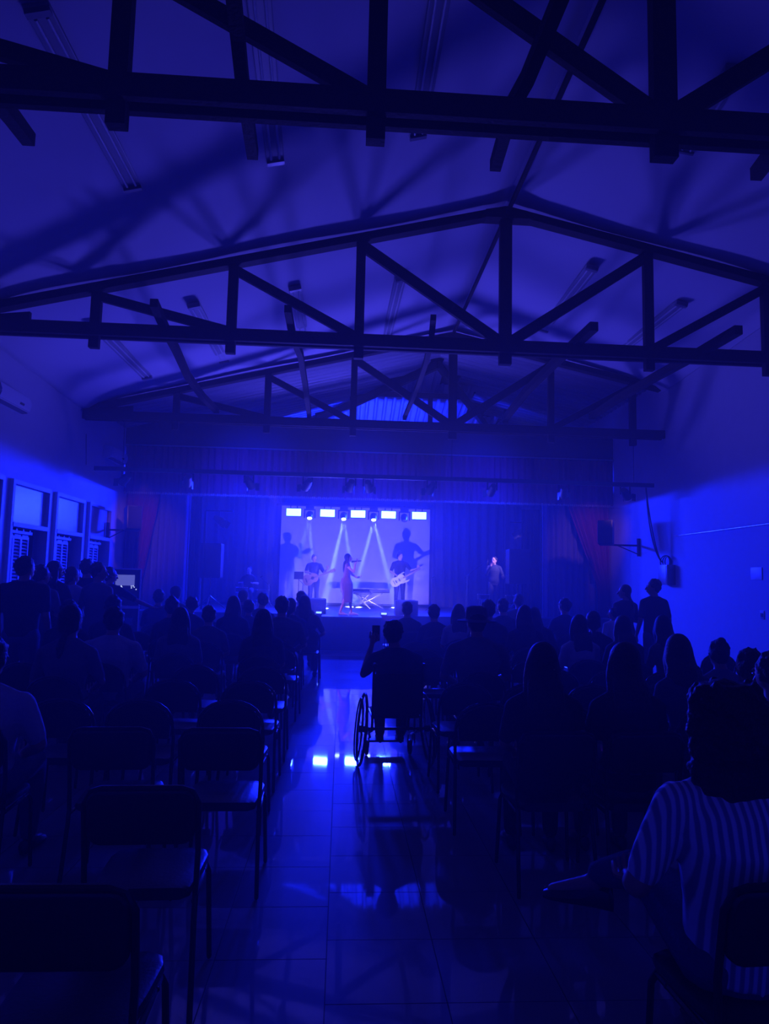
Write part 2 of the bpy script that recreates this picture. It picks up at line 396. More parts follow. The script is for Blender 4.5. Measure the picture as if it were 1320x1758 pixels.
# ------------------------------------------------------------------ ceiling light fittings
bm = B(); box(bm, (0, 0, 0), (.20, 1.25, .05), bev=.01); fit = newo('ceiling_light', bm, mat('fitting_paint', (.3, .3, .32), .5), smooth=False); fit0 = fit
f_parts = []
for s in (-1, 1):
    b = B(); cyl(b, (s*.045, -.58, -.04), (s*.045, .58, -.04), .013, n=8); f_parts.append(newo('tube', b, M_paint, fit))
for s in (-1, 1):
    b = B(); box(b, (0, s*.61, -.035), (.19, .03, .05)); f_parts.append(newo('end_cap', b, M_grey, fit, False))
freeze(fit)
FITS = [((60, 20), (228, 330), 'left of the nearest truss left post'), ((440, -60), (470, 286), 'beside the second runner of the nearest truss'),
        ((765, -60), (716, 240), 'right of the nearest truss middle post'), ((1260, 120), (1180, 268), 'behind the nearest truss right end'),
        ((318, 497), (392, 642), 'second from the left wall beyond the middle truss'), ((500, 462), (527, 620), 'third from the left wall beyond the middle truss'),
        ((690, 470), (662, 590), 'left of the ridge beyond the middle truss'), ((140, 535), (265, 668), 'nearest the left wall beyond the middle truss'),
        ((1030, 440), (925, 585), 'just right of the ridge beyond the middle truss'), ((1208, 492), (1030, 636), 'nearest the right wall beyond the middle truss')]
def hitceil(px, py):
    d = ray(px, py); o_ = V((0, 0, CAMH)); best = None
    for k in range(10, 1600):
        p = o_+d*(k*.01); 
        if p.z > ceil_z(p.x, p.y)+.0: return p
    return None
for n, (a, b, lab) in enumerate(FITS):
    pa, pb = hitceil(*a), hitceil(*b)
    mid = (pa+pb)/2; L = (pb-pa).length; x = pb.x*.5+pa.x*.5
    c = fit if n == 0 else dup(fit)
    c.location = (x, mid.y, ceil_z(x, mid.y)+.06); sl = math.atan(-.252) if x < RX else math.atan(.225)
    c.rotation_euler = (0, sl, -math.atan2(pb.x-pa.x, pb.y-pa.y)*.8); c.scale = (1, max(.9, min(2.2, L/1.25)), 1)
    tag(c, 'unlit pale fluorescent batten '+lab, 'ceiling light', 'unlit fluorescent battens on the ceiling')

# ------------------------------------------------------------------ windows / shuttered openings in the left wall
LAB = ['tall shuttered opening at the left edge of the view', 'tall shuttered opening second from the stage side end', 'middle tall shuttered opening', 'tall shuttered opening nearest the stage']
for n, (y0, y1) in enumerate(WIN):
    t = empty('window_%d' % (n+1), (XL, 0, 0), kind='structure', label=['pale framed opening with shutters cut by the left edge of the view', 'pale framed opening with shutters, first in full view from the left edge', 'pale framed opening with shutters, middle of the three in view', 'pale framed opening with shutters nearest the stage'][n])
    fw = .07
    bm = B()
    for yy_, z0, z1 in ((y0+fw/2, 0, 3.13), (y1-fw/2, 0, 3.13)): box(bm, (-.02, yy_, (z0+z1)/2), (.16, fw, z1-z0))
    box(bm, (-.02, (y0+y1)/2, 3.13-fw/2), (.16, y1-y0-2*fw, fw)); box(bm, (-.02, (y0+y1)/2, 2.42), (.18, y1-y0-2*fw, .07))
    newo('frame', bm, M_paint, t, False)
    bm = B(); box(bm, (-.03, (y0+y1)/2, 2.76), (.02, y1-y0-2*fw-.01, .59)); newo('pane', bm, M_frost, t, False)
    bm = B(); bb = B()
    for k in range(4): box(bb, (-.05, y0+.18+k*.24, 2.34), (.03, .05, .09))
    newo('catch', bb, M_black, t, False)
    # two shutter leaves side by side on the near half, far half left open
    for k in range(3):
        yc = y0+fw+.14+k*.27
        fr = B(); sl = B()
        for yq in (yc-.12, yc+.12): box(fr, (-.06, yq, 1.15), (.035, .03, 2.2))
        for zq in (.08, 1.2, 2.24): box(fr, (-.06, yc, zq), (.035, .21, .07))
        for q in range(38):
            z = .15+q*.056
            if abs(z-1.2) < .05: continue
            box(sl, (-.06, yc, z), (.034, .208, .008), rot=Matrix.Rotation(math.radians(40), 3, 'Y'))
        s_ = newo('shutter', fr, M_paint, t, False); tag(newo('slat', sl, M_paint, s_, False), kind='stuff')
    bm = B(); box(bm, (-.035, y0+.48, 2.31), (.07, .86, .045)); newo('head_rail', bm, M_paint, t, False)
    bm = B(); box(bm, (-.22, (y0+y1)/2, 1.55), (.02, y1-y0, 3.1)); newo('night_backing', bm, M_blackcloth, t, False)  # black sheet added behind the opening, stands in for the dark outside

# ------------------------------------------------------------------ air conditioners
def aircon(p, rx, label):
    t = empty('air_conditioner', p, 0, label, 'air conditioner', 'wall air conditioners')
    bm = B(); poly = [(0, -.15), (.20, -.12), (.24, .0), (.20, .13), (0, .15)]
    a = [bm.verts.new((x, -.5, z)) for x, z in poly]; b = [bm.verts.new((x, .5, z)) for x, z in poly]
    bm.faces.new(a); bm.faces.new(b[::-1])
    for k in range(5): bm.faces.new((a[k], b[k], b[(k+1) % 5], a[(k+1) % 5]))
    bmesh.ops.bevel(bm, geom=bm.edges[:], offset=.02, segments=2, affect='EDGES')
    newo('casing', bm, M_white, t)
    bm = B(); box(bm, (.15, 0, -.135), (.09, .9, .012), rot=Matrix.Rotation(-.15, 3, 'Y')); newo('louvre', bm, M_grey, t, False)
    bm = B(); box(bm, (.225, .18, -.045), (.01, .13, .035), rot=Matrix.Rotation(.3, 3, 'Y')); newo('display', bm, M_black, t, False)
pa = PX(28, 690, XL+.1); aircon((XL, pa.y-.25, pa.z), 0, 'white wall air conditioner high on the left wall, cut by the view edge')
pa = PX(200, 783, XL+.1); aircon((XL, pa.y-.1, pa.z), 0, 'white wall air conditioner beside the stage curtain')

# ------------------------------------------------------------------ stage
bm = B(); box(bm, ((XL+XR)/2, (YC+.05+YB)/2, ZS/2), (XR-XL-.02, YB-YC-.05, ZS))
tag(newo('stage', bm, M_stage, smooth=False), 'raised wooden stage at the end of the hall', 'stage')
ex = empty('stage_riser', (.26, 0, 0), label='dark box extension jutting from the stage front towards the aisle', cat='riser')
bm = B(); box(bm, (0, 16.32, ZS/2-.015), (1.35, .85, ZS-.03)); newo('body', bm, M_box, ex, False)
bm = B(); box(bm, (0, 16.32, ZS-.012), (1.39, .86, .024), bev=.004); newo('top', bm, M_stage, ex, False)
bm = B(); box(bm, (-.05, 15.78, .025), (1.75, .22, .05), bev=.005); newo('plinth', bm, M_grey, ex, False)
# curtains -------------------------------------------------------
def curtain(name, edge, z0, z1, Y, amp, lam, material, label, cat='curtain', nz=14, fringe=None, seed=1, hem=0):
    """edge(z)->(x0,x1); vertical pleats gathered between the edges"""
    x0, x1 = edge(z1); wid = max(abs(edge(z0+(z1-z0)*q)[1]-edge(z0+(z1-z0)*q)[0]) for q in (0, .5, 1))
    n = max(12, int(wid/lam*8)); bm = B(); r = np.random.default_rng(seed); ph = np.cumsum(r.uniform(.6, 1.4, n+1)); am = r.uniform(.6, 1.2, n+1)
    L = []
    for layer in (0, .02):
        g = []
        for j in range(nz+1):
            z = z0+(z1-z0)*j/nz; a, b = edge(z); row = []
            for i in range(n+1):
                t = i/n; y = Y + amp*am[i]*math.sin(ph[i]*2*PI/8) + layer
                zz = z + (hem*math.sin(i*.9+seed)*.5+hem*r.uniform(-.3, .3) if j == 0 else 0)
                row.append(bm.verts.new((a+(b-a)*t, y, zz)))
            g.append(row)
        L.append(g)
        for j in range(nz):
            for i in range(n): bm.faces.new((g[j][i], g[j][i+1], g[j+1][i+1], g[j+1][i]))
    for i in range(n):
        for j in (0, nz): bm.faces.new((L[0][j][i], L[0][j][i+1], L[1][j][i+1], L[1][j][i]))
    for j in range(nz):
        for i in (0, n): bm.faces.new((L[0][j][i], L[0][j+1][i], L[1][j+1][i], L[1][j][i]))
    o = newo(name, bm, material); tag(o, label, cat)
    return o
XCL, XCR = XL+.02, XR-.02
vo = curtain('valance', lambda z: (XCL, XCR), 3.61, 4.72, YC-.15, .05, .16, M_velvet, 'wide pleated maroon valance across the top of the stage opening', nz=6, hem=.03)
bm = B()
for k in range(240):
    x = XCL+.05+k*(XCR-XCL-.1)/240; box(bm, (x, YC-.17, 3.59), (.03, .02, .04+.02*rng.random()))
tag(newo('fringe', bm, M_fringe, vo, False), kind='stuff')
bm = B(); box(bm, ((XL+XR)/2, YC-.1, 5.0), (XR-XL-.02, .1, .58))
tag(newo('fascia_board', bm, mat('fascia', (.05, .04, .05), .7), smooth=False), 'plain dark fascia board above the maroon valance', 'board')
bm = B(); bar(bm, (XL+.02, YC-.2, 4.735), (XR-.02, YC-.2, 4.735), .03, .03)
tag(newo('curtain_rail', bm, M_grey, smooth=False), 'thin pale rail along the top edge of the maroon valance', 'rail')
def lin(z, a, b, z0, z1): t = (z-z0)/(z1-z0); return a+(b-a)*max(0, min(1, t))
pz = lambda px, py, Y: P(px, py, Y).x
curtain('main_curtain', lambda z: (XCL, lin(z, -4.85, -4.42, .81, 3.6) if z < 3.6 else -4.42), .85, 3.75, YC+.1, .05, .13, M_velvet, 'gathered maroon stage curtain drawn to the left side')
curtain('main_curtain', lambda z: (lin(z, 6.35, 5.6, 1.6, 3.6)+.0 if z > 1.6 else 6.35, XCR), .85, 3.75, YC+.1, .05, .13, M_velvet, 'gathered maroon stage curtain tied back at the right side')
curtain('side_drape', lambda z: (-5.2, -3.75), .83, 3.9, 17.1, .05, .16, M_drape, 'pale blue-grey pleated drape just inside the left curtain', seed=3)
curtain('side_drape', lambda z: (5.05, 6.63), .83, 3.9, 17.1, .05, .16, M_drape, 'pale blue-grey pleated drape just inside the right curtain', seed=4)
curtain('masking_drape', lambda z: (-4.15, -3.72), .83, 3.75, 18.4, .03, .12, M_blackcloth, 'narrow black masking drape behind the left loudspeaker', seed=5)
curtain('masking_drape', lambda z: (4.85, 5.35), .83, 3.65, 18.4, .03, .12, M_blackcloth, 'narrow black masking drape behind the right loudspeaker', seed=6)
curtain('back_drape', lambda z: (-5.1, -1.9), .83, 5.4, 22.2, .07, .3, M_backdrape, 'dark full-height backdrop drape left of the white screen', seed=8)
curtain('back_drape', lambda z: (2.75, 6.5), .83, 5.4, 22.2, .07, .3, M_backdrape, 'dark full-height backdrop drape right of the white screen', seed=9)
curtain('light_block_drape', lambda z: (-5.1, 6.5), 3.97, 5.45, 19.0, .03, .2, M_blackcloth, 'added unseen black drape behind the valance, blocking strobe light from the roof', seed=11, nz=3)  # unseen drape added to keep the strobe light off the roof
bm = B(); box(bm, (.42, 22.0, 2.42), (4.75, .03, 3.05)); sc_ = empty('projection_screen', (0, 0, 0), label='large white backdrop screen behind the band', cat='screen')
newo('fabric', bm, M_screen, sc_, False)
bm = B(); box(bm, (.42, 22.0, .865), (4.8, .05, .07)); box(bm, (.42, 22.0, 3.98), (4.8, .06, .07)); newo('frame', bm, M_black, sc_, False)
bm = B(); box(bm, (.42, 22.35, 4.3), (4.9, .1, 3)); tag(newo('trim_1', bm, M_backdrape, smooth=False), kind='structure')

# ------------------------------------------------------------------ LED bar and moving heads
bm = B(); cyl(bm, (-2.0, LEDY+.08, 3.86), (2.8, LEDY+.08, 3.86), .03)
for x in (-1.9, .45, 2.7): cyl(bm, (x, LEDY+.08, 3.86), (x, LEDY+.08, 5.3), .006, n=6)
pipe = tag(newo('lighting_bar', bm, M_black), 'dark pipe above the stage carrying strobes and moving heads', 'pipe')
for i, x in enumerate(LEDX):
    t = empty('strobe_light', (x, LEDY, LEDZ), label='glowing rectangular strobe light, %s of five from the left' % ['first', 'second', 'third', 'fourth', 'last'][i], cat='stage light', group='row of five strobe lights')
    bm = B(); box(bm, (0, .05, 0), (.46, .09, .25), bev=.008); newo('housing', bm, M_black, t)
    bm = B(); box(bm, (0, 0, 0), (.43, .012, .215)); newo('lamp_face', bm, M_glow, t, False)
    bm = B(); bar(bm, (-.1, .08, .12), (-.1, .08, .24), .03, .02); bar(bm, (.1, .08, .12), (.1, .08, .24), .03, .02); newo('clamp', bm, M_black, t, False)
for i, x in enumerate((-1.0, .02, .92, 1.85)):
    t = empty('moving_head', (x, LEDY, 3.6), label='hanging moving-head spotlight, %s of four between the strobes' % ['first from the left', 'second from the left', 'third from the left', 'rightmost and unlit'][i], cat='stage light', group='moving-head spotlights')
    bm = B(); box(bm, (0, .03, .18), (.24, .24, .1), bev=.01); box(bm, (0, .08, .26), (.06, .07, .08)); newo('base', bm, M_black, t)
    bm = B()
    for s in (-1, 1): box(bm, (s*.155, 0, -.02), (.035, .09, .24), bev=.008)
    box(bm, (0, 0, .11), (.34, .1, .035)); newo('yoke', bm, M_black, t)
    bm = B(); limb(bm, [(0, .05, .02), (0, .0, -.06), (0, -.05, -.15)], [.09, .115, .085], 14, caps=False); newo('head', bm, M_black, t)
    bm = B(); cyl(bm, (0, -.050, -.150), (0, -.056, -.162), .07, .065, 14); newo('lens', bm, M_lens if i < 3 else M_chrome, t)

# pipe under the far truss with par cans
zp = 3.75
t = empty('lighting_pipe', (0, 0, 0), label='long dark pipe hung on wires under the farthest truss', cat='pipe')
bm = B(); bar(bm, (-4.96, Y3, zp), (6.45, Y3, zp), .07, .085); newo('tube', bm, M_black, t, False)
for x in (-4.42, 2.2, 6.03):
    bm = B(); cyl(bm, (x, Y3, zp), (x, Y3, 4.75), .006, n=6); newo('hanging_wire', bm, M_black, t)
CANS = [(216, 0.9, 'hanging in front of the left wall corner'), (322, .3, 'second from the left end of the pipe'), (427, -.3, 'third from the left end of the pipe'),
        (528, .5, 'above the leftmost strobes'), (602, .2, 'above the singer, left of a pair'), (632, -.2, 'above the singer, right of a pair'), (741, .3, 'above the right end of the screen'),
        (845, .1, 'above the presenter'), (968, -.3, 'third from the right wall end of the pipe'), (1073, -.8, 'hanging in front of the right wall corner')]
can = None
for i, (px, a, lab) in enumerate(CANS):
    x = P(px, 830, Y3).x
    if can is None:
        can = empty('par_can', (x, Y3, zp)); can0 = can
        bm = B(); limb(bm, [(0, -.1, -.12), (0, .0, -.17), (0, .14, -.25)], [.06, .085, .095], 14, caps=False); newo('housing', bm, M_black, can)
        bm = B(); cyl(bm, (0, .14, -.25), (0, .148, -.255), .085, n=14); newo('lens', bm, M_chrome, can)
        bm = B()
        for s in (-1, 1): bar(bm, (s*.1, 0, -.04), (s*.1, 0, -.2), .03, .006)
        bar(bm, (-.1, 0, -.045), (.1, 0, -.045), .03, .006); newo('yoke', bm, M_metal, can, False)
        for s in (-1, 1):
            bm = B(); box(bm, (s*.11, .17, -.26), (.006, .11, .15), rot=Matrix.Rotation(-s*.3, 3, 'Z')); newo('barn_door', bm, M_black, can, False)
        freeze(can); c = can
    else: c = dup(can, loc=(x, Y3, zp))
    c.rotation_euler = (0, 0, a); tag(c, 'black par can '+lab, 'stage light', 'par cans on the hanging pipe')

# ------------------------------------------------------------------ people
def lerp(a, b, t): return V(a)*(1-t)+V(b)*t
def stand(**k):
    J = dict(pelvis=V((0, 0, .93)), chest=V((0, 0, 1.28)), neck=V((0, -.01, 1.47)), head=V((0, .02, 1.60)), face=V((0, 1, 0)),
             shL=V((-.175, 0, 1.375)), shR=V((.175, 0, 1.375)), elL=V((-.25, -.02, 1.12)), elR=V((.25, -.02, 1.12)), wrL=V((-.26, .08, .88)), wrR=V((.26, .08, .88)),
             hL=V((0, .1, -1)), hR=V((0, .1, -1)), hipL=V((-.09, 0, .9)), hipR=V((.09, 0, .9)), knL=V((-.1, .02, .49)), knR=V((.1, .02, .49)),
             anL=V((-.11, -.02, .08)), anR=V((.11, -.02, .08)), toL=V((-.13, .14, .04)), toR=V((.13, .14, .04)), w=1.0)
    for a, b in k.items(): J[a] = V(b) if not isinstance(b, (int, float)) else b
    return J
def sit(**k):
    J = dict(pelvis=V((0, 0, .54)), chest=V((0, -.04, .86)), neck=V((0, -.02, 1.055)), head=V((0, .02, 1.18)), face=V((0, 1, 0)),
             shL=V((-.175, -.03, .94)), shR=V((.175, -.03, .94)), elL=V((-.25, .02, .72)), elR=V((.25, .02, .72)), wrL=V((-.13, .22, .62)), wrR=V((.13, .22, .62)),
             hL=V((.3, 1, -.1)), hR=V((-.3, 1, -.1)), hipL=V((-.09, 0, .54)), hipR=V((.09, 0, .54)), knL=V((-.12, .42, .53)), knR=V((.12, .42, .53)),
             anL=V((-.12, .40, .09)), anR=V((.12, .40, .09)), toL=V((-.13, .55, .04)), toR=V((.13, .55, .04)), w=1.0)
    for a, b in k.items(): J[a] = V(b) if not isinstance(b, (int, float)) else b
    return J
def headrot(face):
    f = V(face).normalized(); s = f.cross(V((0, 0, 1))).normalized(); u = s.cross(f)
    return Matrix(((s.x, f.x, u.x), (s.y, f.y, u.y), (s.z, f.z, u.z)))
def torso(bm, J, inf=0, lo=0, hem=None):
    w_ = J['w']; s = (J['shR']-J['shL']).normalized(); p, c, n = J['pelvis'], J['chest'], J['neck']
    secs = [(lerp(p, c, -.30), .11, .09), (lerp(p, c, -.12), .155, .115), (lerp(p, c, .1), .16, .118), (lerp(p, c, .45), .138*w_, .10*w_), (c, .168*w_, .115*w_), (lerp(c, n, .35), .165*w_, .105*w_), (lerp(c, n, .62), .125*w_, .085*w_), (lerp(c, n, .82), .085, .068), (lerp(c, n, 1.02), .062, .058)]
    secs = secs[lo:]
    if hem is not None: secs = [(hem[0], hem[1], hem[2])]+secs
    rings = []
    for i, (q, rx, ry) in enumerate(secs):
        a = secs[max(0, i-1)][0]; b = secs[min(len(secs)-1, i+1)][0]; d = (V(b)-V(a)).normalized(); ss = (s-d*s.dot(d)).normalized(); u = d.cross(ss)
        rings.append(ring(q, ss, u, rx+inf, ry+inf, 16))
    loft(bm, rings)
    for k in ('sh',):
        for sd_ in 'LR': limb(bm, [lerp(lerp(c, n, .85), J['sh'+sd_], .25), lerp(lerp(c, n, .7), J['sh'+sd_], .75), J['sh'+sd_]], [.052+inf, .055+inf, .052+inf])
def arms(bm, J, inf=0, full=True, half=False, fat=1):
    for s in 'LR':
        a, e, wv = J['sh'+s], J['el'+s], J['wr'+s]
        limb(bm, [a, lerp(a, e, .5), e if not half else lerp(a, e, .8)], [.052*fat+inf, .046*fat+inf, .038*fat+inf])
        if full and not half: limb(bm, [e, lerp(e, wv, .35), wv], [.038*fat+inf, .037*fat+inf, .025+inf])
def legs(bm, J, inf=0, to=1.0, fat=1):
    for s in 'LR':
        h, k_, a = J['hip'+s], J['kn'+s], J['an'+s]
        limb(bm, [h, lerp(h, k_, .5), k_], [.085*fat+inf, .072*fat+inf, .052*fat+inf], 10)
        if to > 0: limb(bm, [k_, lerp(k_, a, .35*to), lerp(k_, a, to)], [.052*fat+inf, .052*fat+inf, .034+inf*1.3], 10)
def hand(bm, wr, d, s, curl=.5, r=.0078):
    d = V(d).normalized(); pn = V((0, 0, -1)) if abs(d.z) < .8 else V((0, -1, 0)) ; side = d.cross(pn).normalized(); pn = side.cross(d)*-1
    pn = (V(pn)).normalized()
    base = V(wr)+d*.085
    for i, (off, L) in enumerate(((-.03, .066), (-.010, .076), (.010, .072), (.030, .056))):
        pts = [base+side*off-d*.02]; dd = d+side*off*2; a = 0; p = base+side*off
        pts.append(p)
        for q in (.42, .33, .25):
            a += curl*.9; v = (dd*math.cos(a)+pn*math.sin(a)).normalized(); p = p+v*L*q; pts.append(p)
        limb(bm, pts, [r*1.1, r*1.1, r, r*.9, r*.8], 6)
    sg = -1 if s == 'R' else 1
    b0 = V(wr)+d*.03+side*sg*.022; pts = [b0, b0+(d+side*sg*.9).normalized()*.035, b0+(d+side*sg*.7).normalized()*.035+(d*.9+side*sg*.25+pn*curl).normalized()*.032]
    pts.append(pts[-1]+(d+pn*curl).normalized()*.022); limb(bm, pts, [.012, .011, .0095, .008], 6)
def make_person(root, J, top=C_black, bottom=C_denim, skin=M_skin, hair='short', sleeves='short', vox=.014, shoes=M_shoe, dress=False, fat=1, curl=.5, hairmat=None, eyes=False, shorts=False):
    R = headrot(J['face']); H = J['head']; up_ = R @ V((0, 0, 1)); fc = R @ V((0, 1, 0)); sd = R @ V((1, 0, 0))
    bm = B(); torso(bm, J); arms(bm, J, fat=fat); legs(bm, J, fat=fat)
    limb(bm, [lerp(J['chest'], J['neck'], .8), lerp(J['neck'], H, .55)], [.062, .056])
    ell(bm, H+up_*.012-fc*.006, (.078, .097, .112), R); ell(bm, H-up_*.052+fc*.028, (.052, .058, .062), R)
    for s in (-1, 1): ell(bm, H+sd*s*.074-up_*.008, (.010, .020, .030), R, 8)
    limb(bm, [H+fc*.082+up_*.012, H+fc*.103-up_*.018], [.009, .014], 6)
    ell(bm, H+fc*.086-up_*.050, (.022, .009, .008), R, 8)
    for s in 'LR':
        ell(bm, V(J['wr'+s])+V(J['h'+s]).normalized()*.05, (.036, .036, .036), None, 8) if False else limb(bm, [J['wr'+s], V(J['wr'+s])+V(J['h'+s]).normalized()*.045, V(J['wr'+s])+V(J['h'+s]).normalized()*.08], [.024, .030, .026])
        limb(bm, [J['an'+s], V(J['an'+s])+V((0, 0, -.03)), J['to'+s]], [.036, .036, .028])
    bm = remesh(bm, vox, 3)
    for s in 'LR': hand(bm, J['wr'+s], J['h'+s], s, curl)
    limb(bm, [H+fc*.084+up_*.02, H+fc*.098-up_*.005, H+fc*.108-up_*.024], [.008, .010, .013], 8)
    for s in (-1, 1): limb(bm, [H+sd*s*.045+fc*.078+up_*.032, H+sd*s*.020+fc*.089+up_*.036], [.006, .007], 6)
    body = newo('body', bm, skin, root)
    for s in (-1, 1):
        e = H+sd*s*.031+fc*.083+up_*.014
        bm = B(); ell(bm, e, (.014, .011, .008), R, 8); ey = newo('eye', bm, M_eye, root)
        bm = B(); ell(bm, e+fc*.008, (.005, .004, .0055), R, 6); newo('pupil', bm, M_black, ey)
    bm = B(); ell(bm, H+fc*.092-up_*.052, (.023, .008, .006), R, 8); ell(bm, H+fc*.090-up_*.060, (.018, .008, .006), R, 8); newo('lips', bm, M_lip, root)
    # top
    bm = B(); torso(bm, J, .013, lo=0 if dress else 1); arms(bm, J, .013, full=(sleeves == 'long'), half=(sleeves == 'short'), fat=fat)
    if sleeves == 'none':
        bm.free(); bm = B(); torso(bm, J, .008, lo=0)
    if dress:
        p = J['pelvis']; k = lerp(J['knL'], J['knR'], .5)
        loft(bm, [ring(q, V((1, 0, 0)), V((0, 1, 0)), a, b_, 16) for q, a, b_ in ((k+V((0, -.01, -.14)), .15, .15), (k+V((0, 0, .05)), .15, .145), (lerp(p, k, .5), .18, .175), (lerp(p, k, .1), .185, .18), (lerp(p, k, -.25), .145, .125))])
    newo('dress' if dress else 'shirt', remesh(bm, vox, 4), top, root)
    if not dress:
        bm = B(); p = J['pelvis']; u = (J['chest']-p).normalized(); s = (J['hipR']-J['hipL']).normalized(); f_ = u.cross(s)
        loft(bm, [ring(p-u*.10, s, f_, .14, .115, 16), ring(p, s, f_, .17, .128, 16), ring(p+u*.08, s, f_, .165, .122, 16)])
        legs(bm, J, .012, .93 if not shorts else .1, fat=fat); newo('trousers', remesh(bm, vox, 3), bottom, root)
    for s in 'LR':
        bm = B(); a, t_ = V(J['an'+s]), V(J['to'+s]); d = (t_-a); d.z = 0; d.normalize(); zb_ = t_.z-.035
        sdv = V((-d.y, d.x, 0)); o_ = V((a.x, a.y, 0))
        loft(bm, [[V((c.x, c.y, 0))+sdv*wd*math.cos(q*PI/4)+V((0, 0, zb_+ht*.5+ht*.5*math.sin(q*PI/4))) for q in range(8)] for c, wd, ht in ((o_-d*.06, .02, .05), (o_-d*.045, .034, .085), (o_+d*.02, .036, .10), (o_+d*.09, .044, .07), (o_+d*.17, .042, .05), (o_+d*.205, .02, .03))])
        newo('shoe', bm, shoes, root)
    make_hair(root, J, hair, hairmat or M_hair, vox)
    return root
def make_hair(root, J, hair, hm, vox=.012, name='hair'):
    R = headrot(J['face']); H = J['head']; up_ = R @ V((0, 0, 1)); fc = R @ V((0, 1, 0)); sd = R @ V((1, 0, 0)); bm = B(); n = J['neck']
    sp = (J['neck']-J['chest']).normalized(); bk = -1*V((0, 1, 0)) if abs(J['face'].y) > .3 or True else -fc
    ell(bm, H+up_*.032-fc*.022, (.090, .098, .104), R)
    if hair in ('short', 'bun'):
        r = np.random.default_rng(int(abs(J['face'].x)*100)+5)
        for k in range(70):
            v = V(r.normal(size=3)).normalized()
            if v.y > .55 and v.z < .5: continue
            c = H+up_*.036-fc*.022+sd*v.x*.088+fc*v.y*.096+up_*v.z*.102; limb(bm, [c-fc*.008, c+(sd*v.x+up_*v.z)*.008+fc*r.uniform(-.012, .012)], [.014, .010], 5)
    if hair in ('short', 'cap', 'hat'): ell(bm, H-up_*.02-fc*.045, (.070, .055, .07), R)
    if hair in ('long', 'pony', 'curly'):
        base = H-fc*.045
        down = [(H+up_*.02-fc*.03, .088, .07), (H-up_*.06-fc*.045, .094, .055), (n-fc*.06+V((0, 0, .02)), .105, .045), (n-fc*.085+V((0, 0, -.09)), .115, .036), (n-fc*.09+V((0, 0, -.2)), .10, .028), (n-fc*.085+V((0, 0, -.27)), .07, .02)]
        if hair == 'pony': down = down[:2]+[(H-up_*.1-fc*.08, .03, .03), (n-fc*.11+V((0, 0, -.05)), .035, .03), (n-fc*.1+V((0, 0, -.22)), .022, .02)]
        loft(bm, [ring(c, sd, -fc, a, b_, 12) for c, a, b_ in down])
        if hair == 'long':
            for s in (-1, 1): limb(bm, [H+sd*s*.06+up_*.03-fc*.01, H+sd*s*.078-up_*.06-fc*.01, n+sd*s*.09+V((0, 0, -.03))-fc*.01, n+sd*s*.10+V((0, 0, -.14))+fc*.02], [.035, .035, .032, .022])
    if hair == 'bun': ell(bm, H+up_*.13-fc*.06, (.042, .042, .038), R); ell(bm, H-up_*.02-fc*.045, (.070, .055, .07), R)
    if hair == 'curly':
        r = np.random.default_rng(3)
        prof = [(.12, .085), (.06, .118), (0, .125), (-.08, .132), (-.16, .135), (-.24, .115), (-.31, .07)]
        loft(bm, [ring(H+up_*z-fc*(.035+.02*(z < -.05)), sd, -fc, a_, a_*(.85 if z > -.1 else .5), 14) for z, a_ in prof])
        zs, rs = [q[0] for q in prof][::-1], [q[1] for q in prof][::-1]
        for k in range(420):
            th = r.uniform(0, 2*PI); z = r.uniform(-.33, .13); rad = float(np.interp(z, zs, rs))
            if math.sin(th) > .3 and z < .07: continue
            dp = .85 if z > -.1 else .5
            p_ = H+sd*(rad*math.cos(th))+fc*(rad*dp*math.sin(th)-.035-(.02 if z < -.05 else 0))+up_*z; ell(bm, p_, (r.uniform(.011, .02),)*3, None, 6)
    o = newo(name, remesh(bm, vox*(.6 if hair == 'curly' else 1), 2 if hair != 'curly' else 1), hm, root)
    if hair == 'cap':
        bm = B(); ell(bm, H+up_*.045-fc*.01, (.092, .104, .092), R, 16); loft(bm, [ring(H+fc*.10+up_*.045, sd, fc, .075, .07, 12), ring(H+fc*.10+up_*.055, sd, fc, .075, .07, 12)]); newo('cap', bm, C_navy, root)
    if hair == 'hat':
        bm = B(); loft(bm, [ring(H+up_*z, sd, fc, a, a*1.08, 20) for z, a in ((.025, .09), (.012, .17), (.022, .172), (.035, .10), (.10, .095), (.135, .085), (.15, .05))]); newo('hat', bm, C_grey, root)
    return o

# seated prototypes: the meshes are shared, materials go on the objects
PROTO = {}
def seated_proto(key, J, **k):
    r = empty('proto'); make_person(r, J, **k); PROTO[key] = (r, list(r.children)); return r
seated_proto('man', sit(), hair='short', top=C_black)
seated_proto('broad', sit(w=1.15, shL=(-.205, -.03, .945), shR=(.205, -.03, .945), elL=(-.29, .02, .72), elR=(.29, .02, .72)), hair='short', fat=1.15)
seated_proto('woman', sit(w=.9, shL=(-.165, -.03, .935), shR=(.165, -.03, .935), elL=(-.22, .02, .72), elR=(.22, .02, .72)), hair='long', fat=.9)
seated_proto('pony', sit(w=.92, shL=(-.168, -.03, .935), shR=(.168, -.03, .935), face=(.25, 1, 0)), hair='pony', fat=.9)
seated_proto('lean', sit(chest=(.03, .02, .86), neck=(.05, .07, 1.04), head=(.06, .12, 1.17), shL=(-.13, .04, .935), shR=(.21, .04, .92), face=(-.35, 1, -.1)), hair='short')
seated_proto('leanlong', sit(w=.9, chest=(-.03, .0, .86), neck=(-.04, .03, 1.045), head=(-.05, .08, 1.175), shL=(-.19, .0, .925), shR=(.13, .01, .935), face=(.5, 1, -.05)), hair='long', fat=.9)
seated_proto('bun', sit(w=.9, shL=(-.165, -.03, .935), shR=(.165, -.03, .935)), hair='bun', fat=.9)
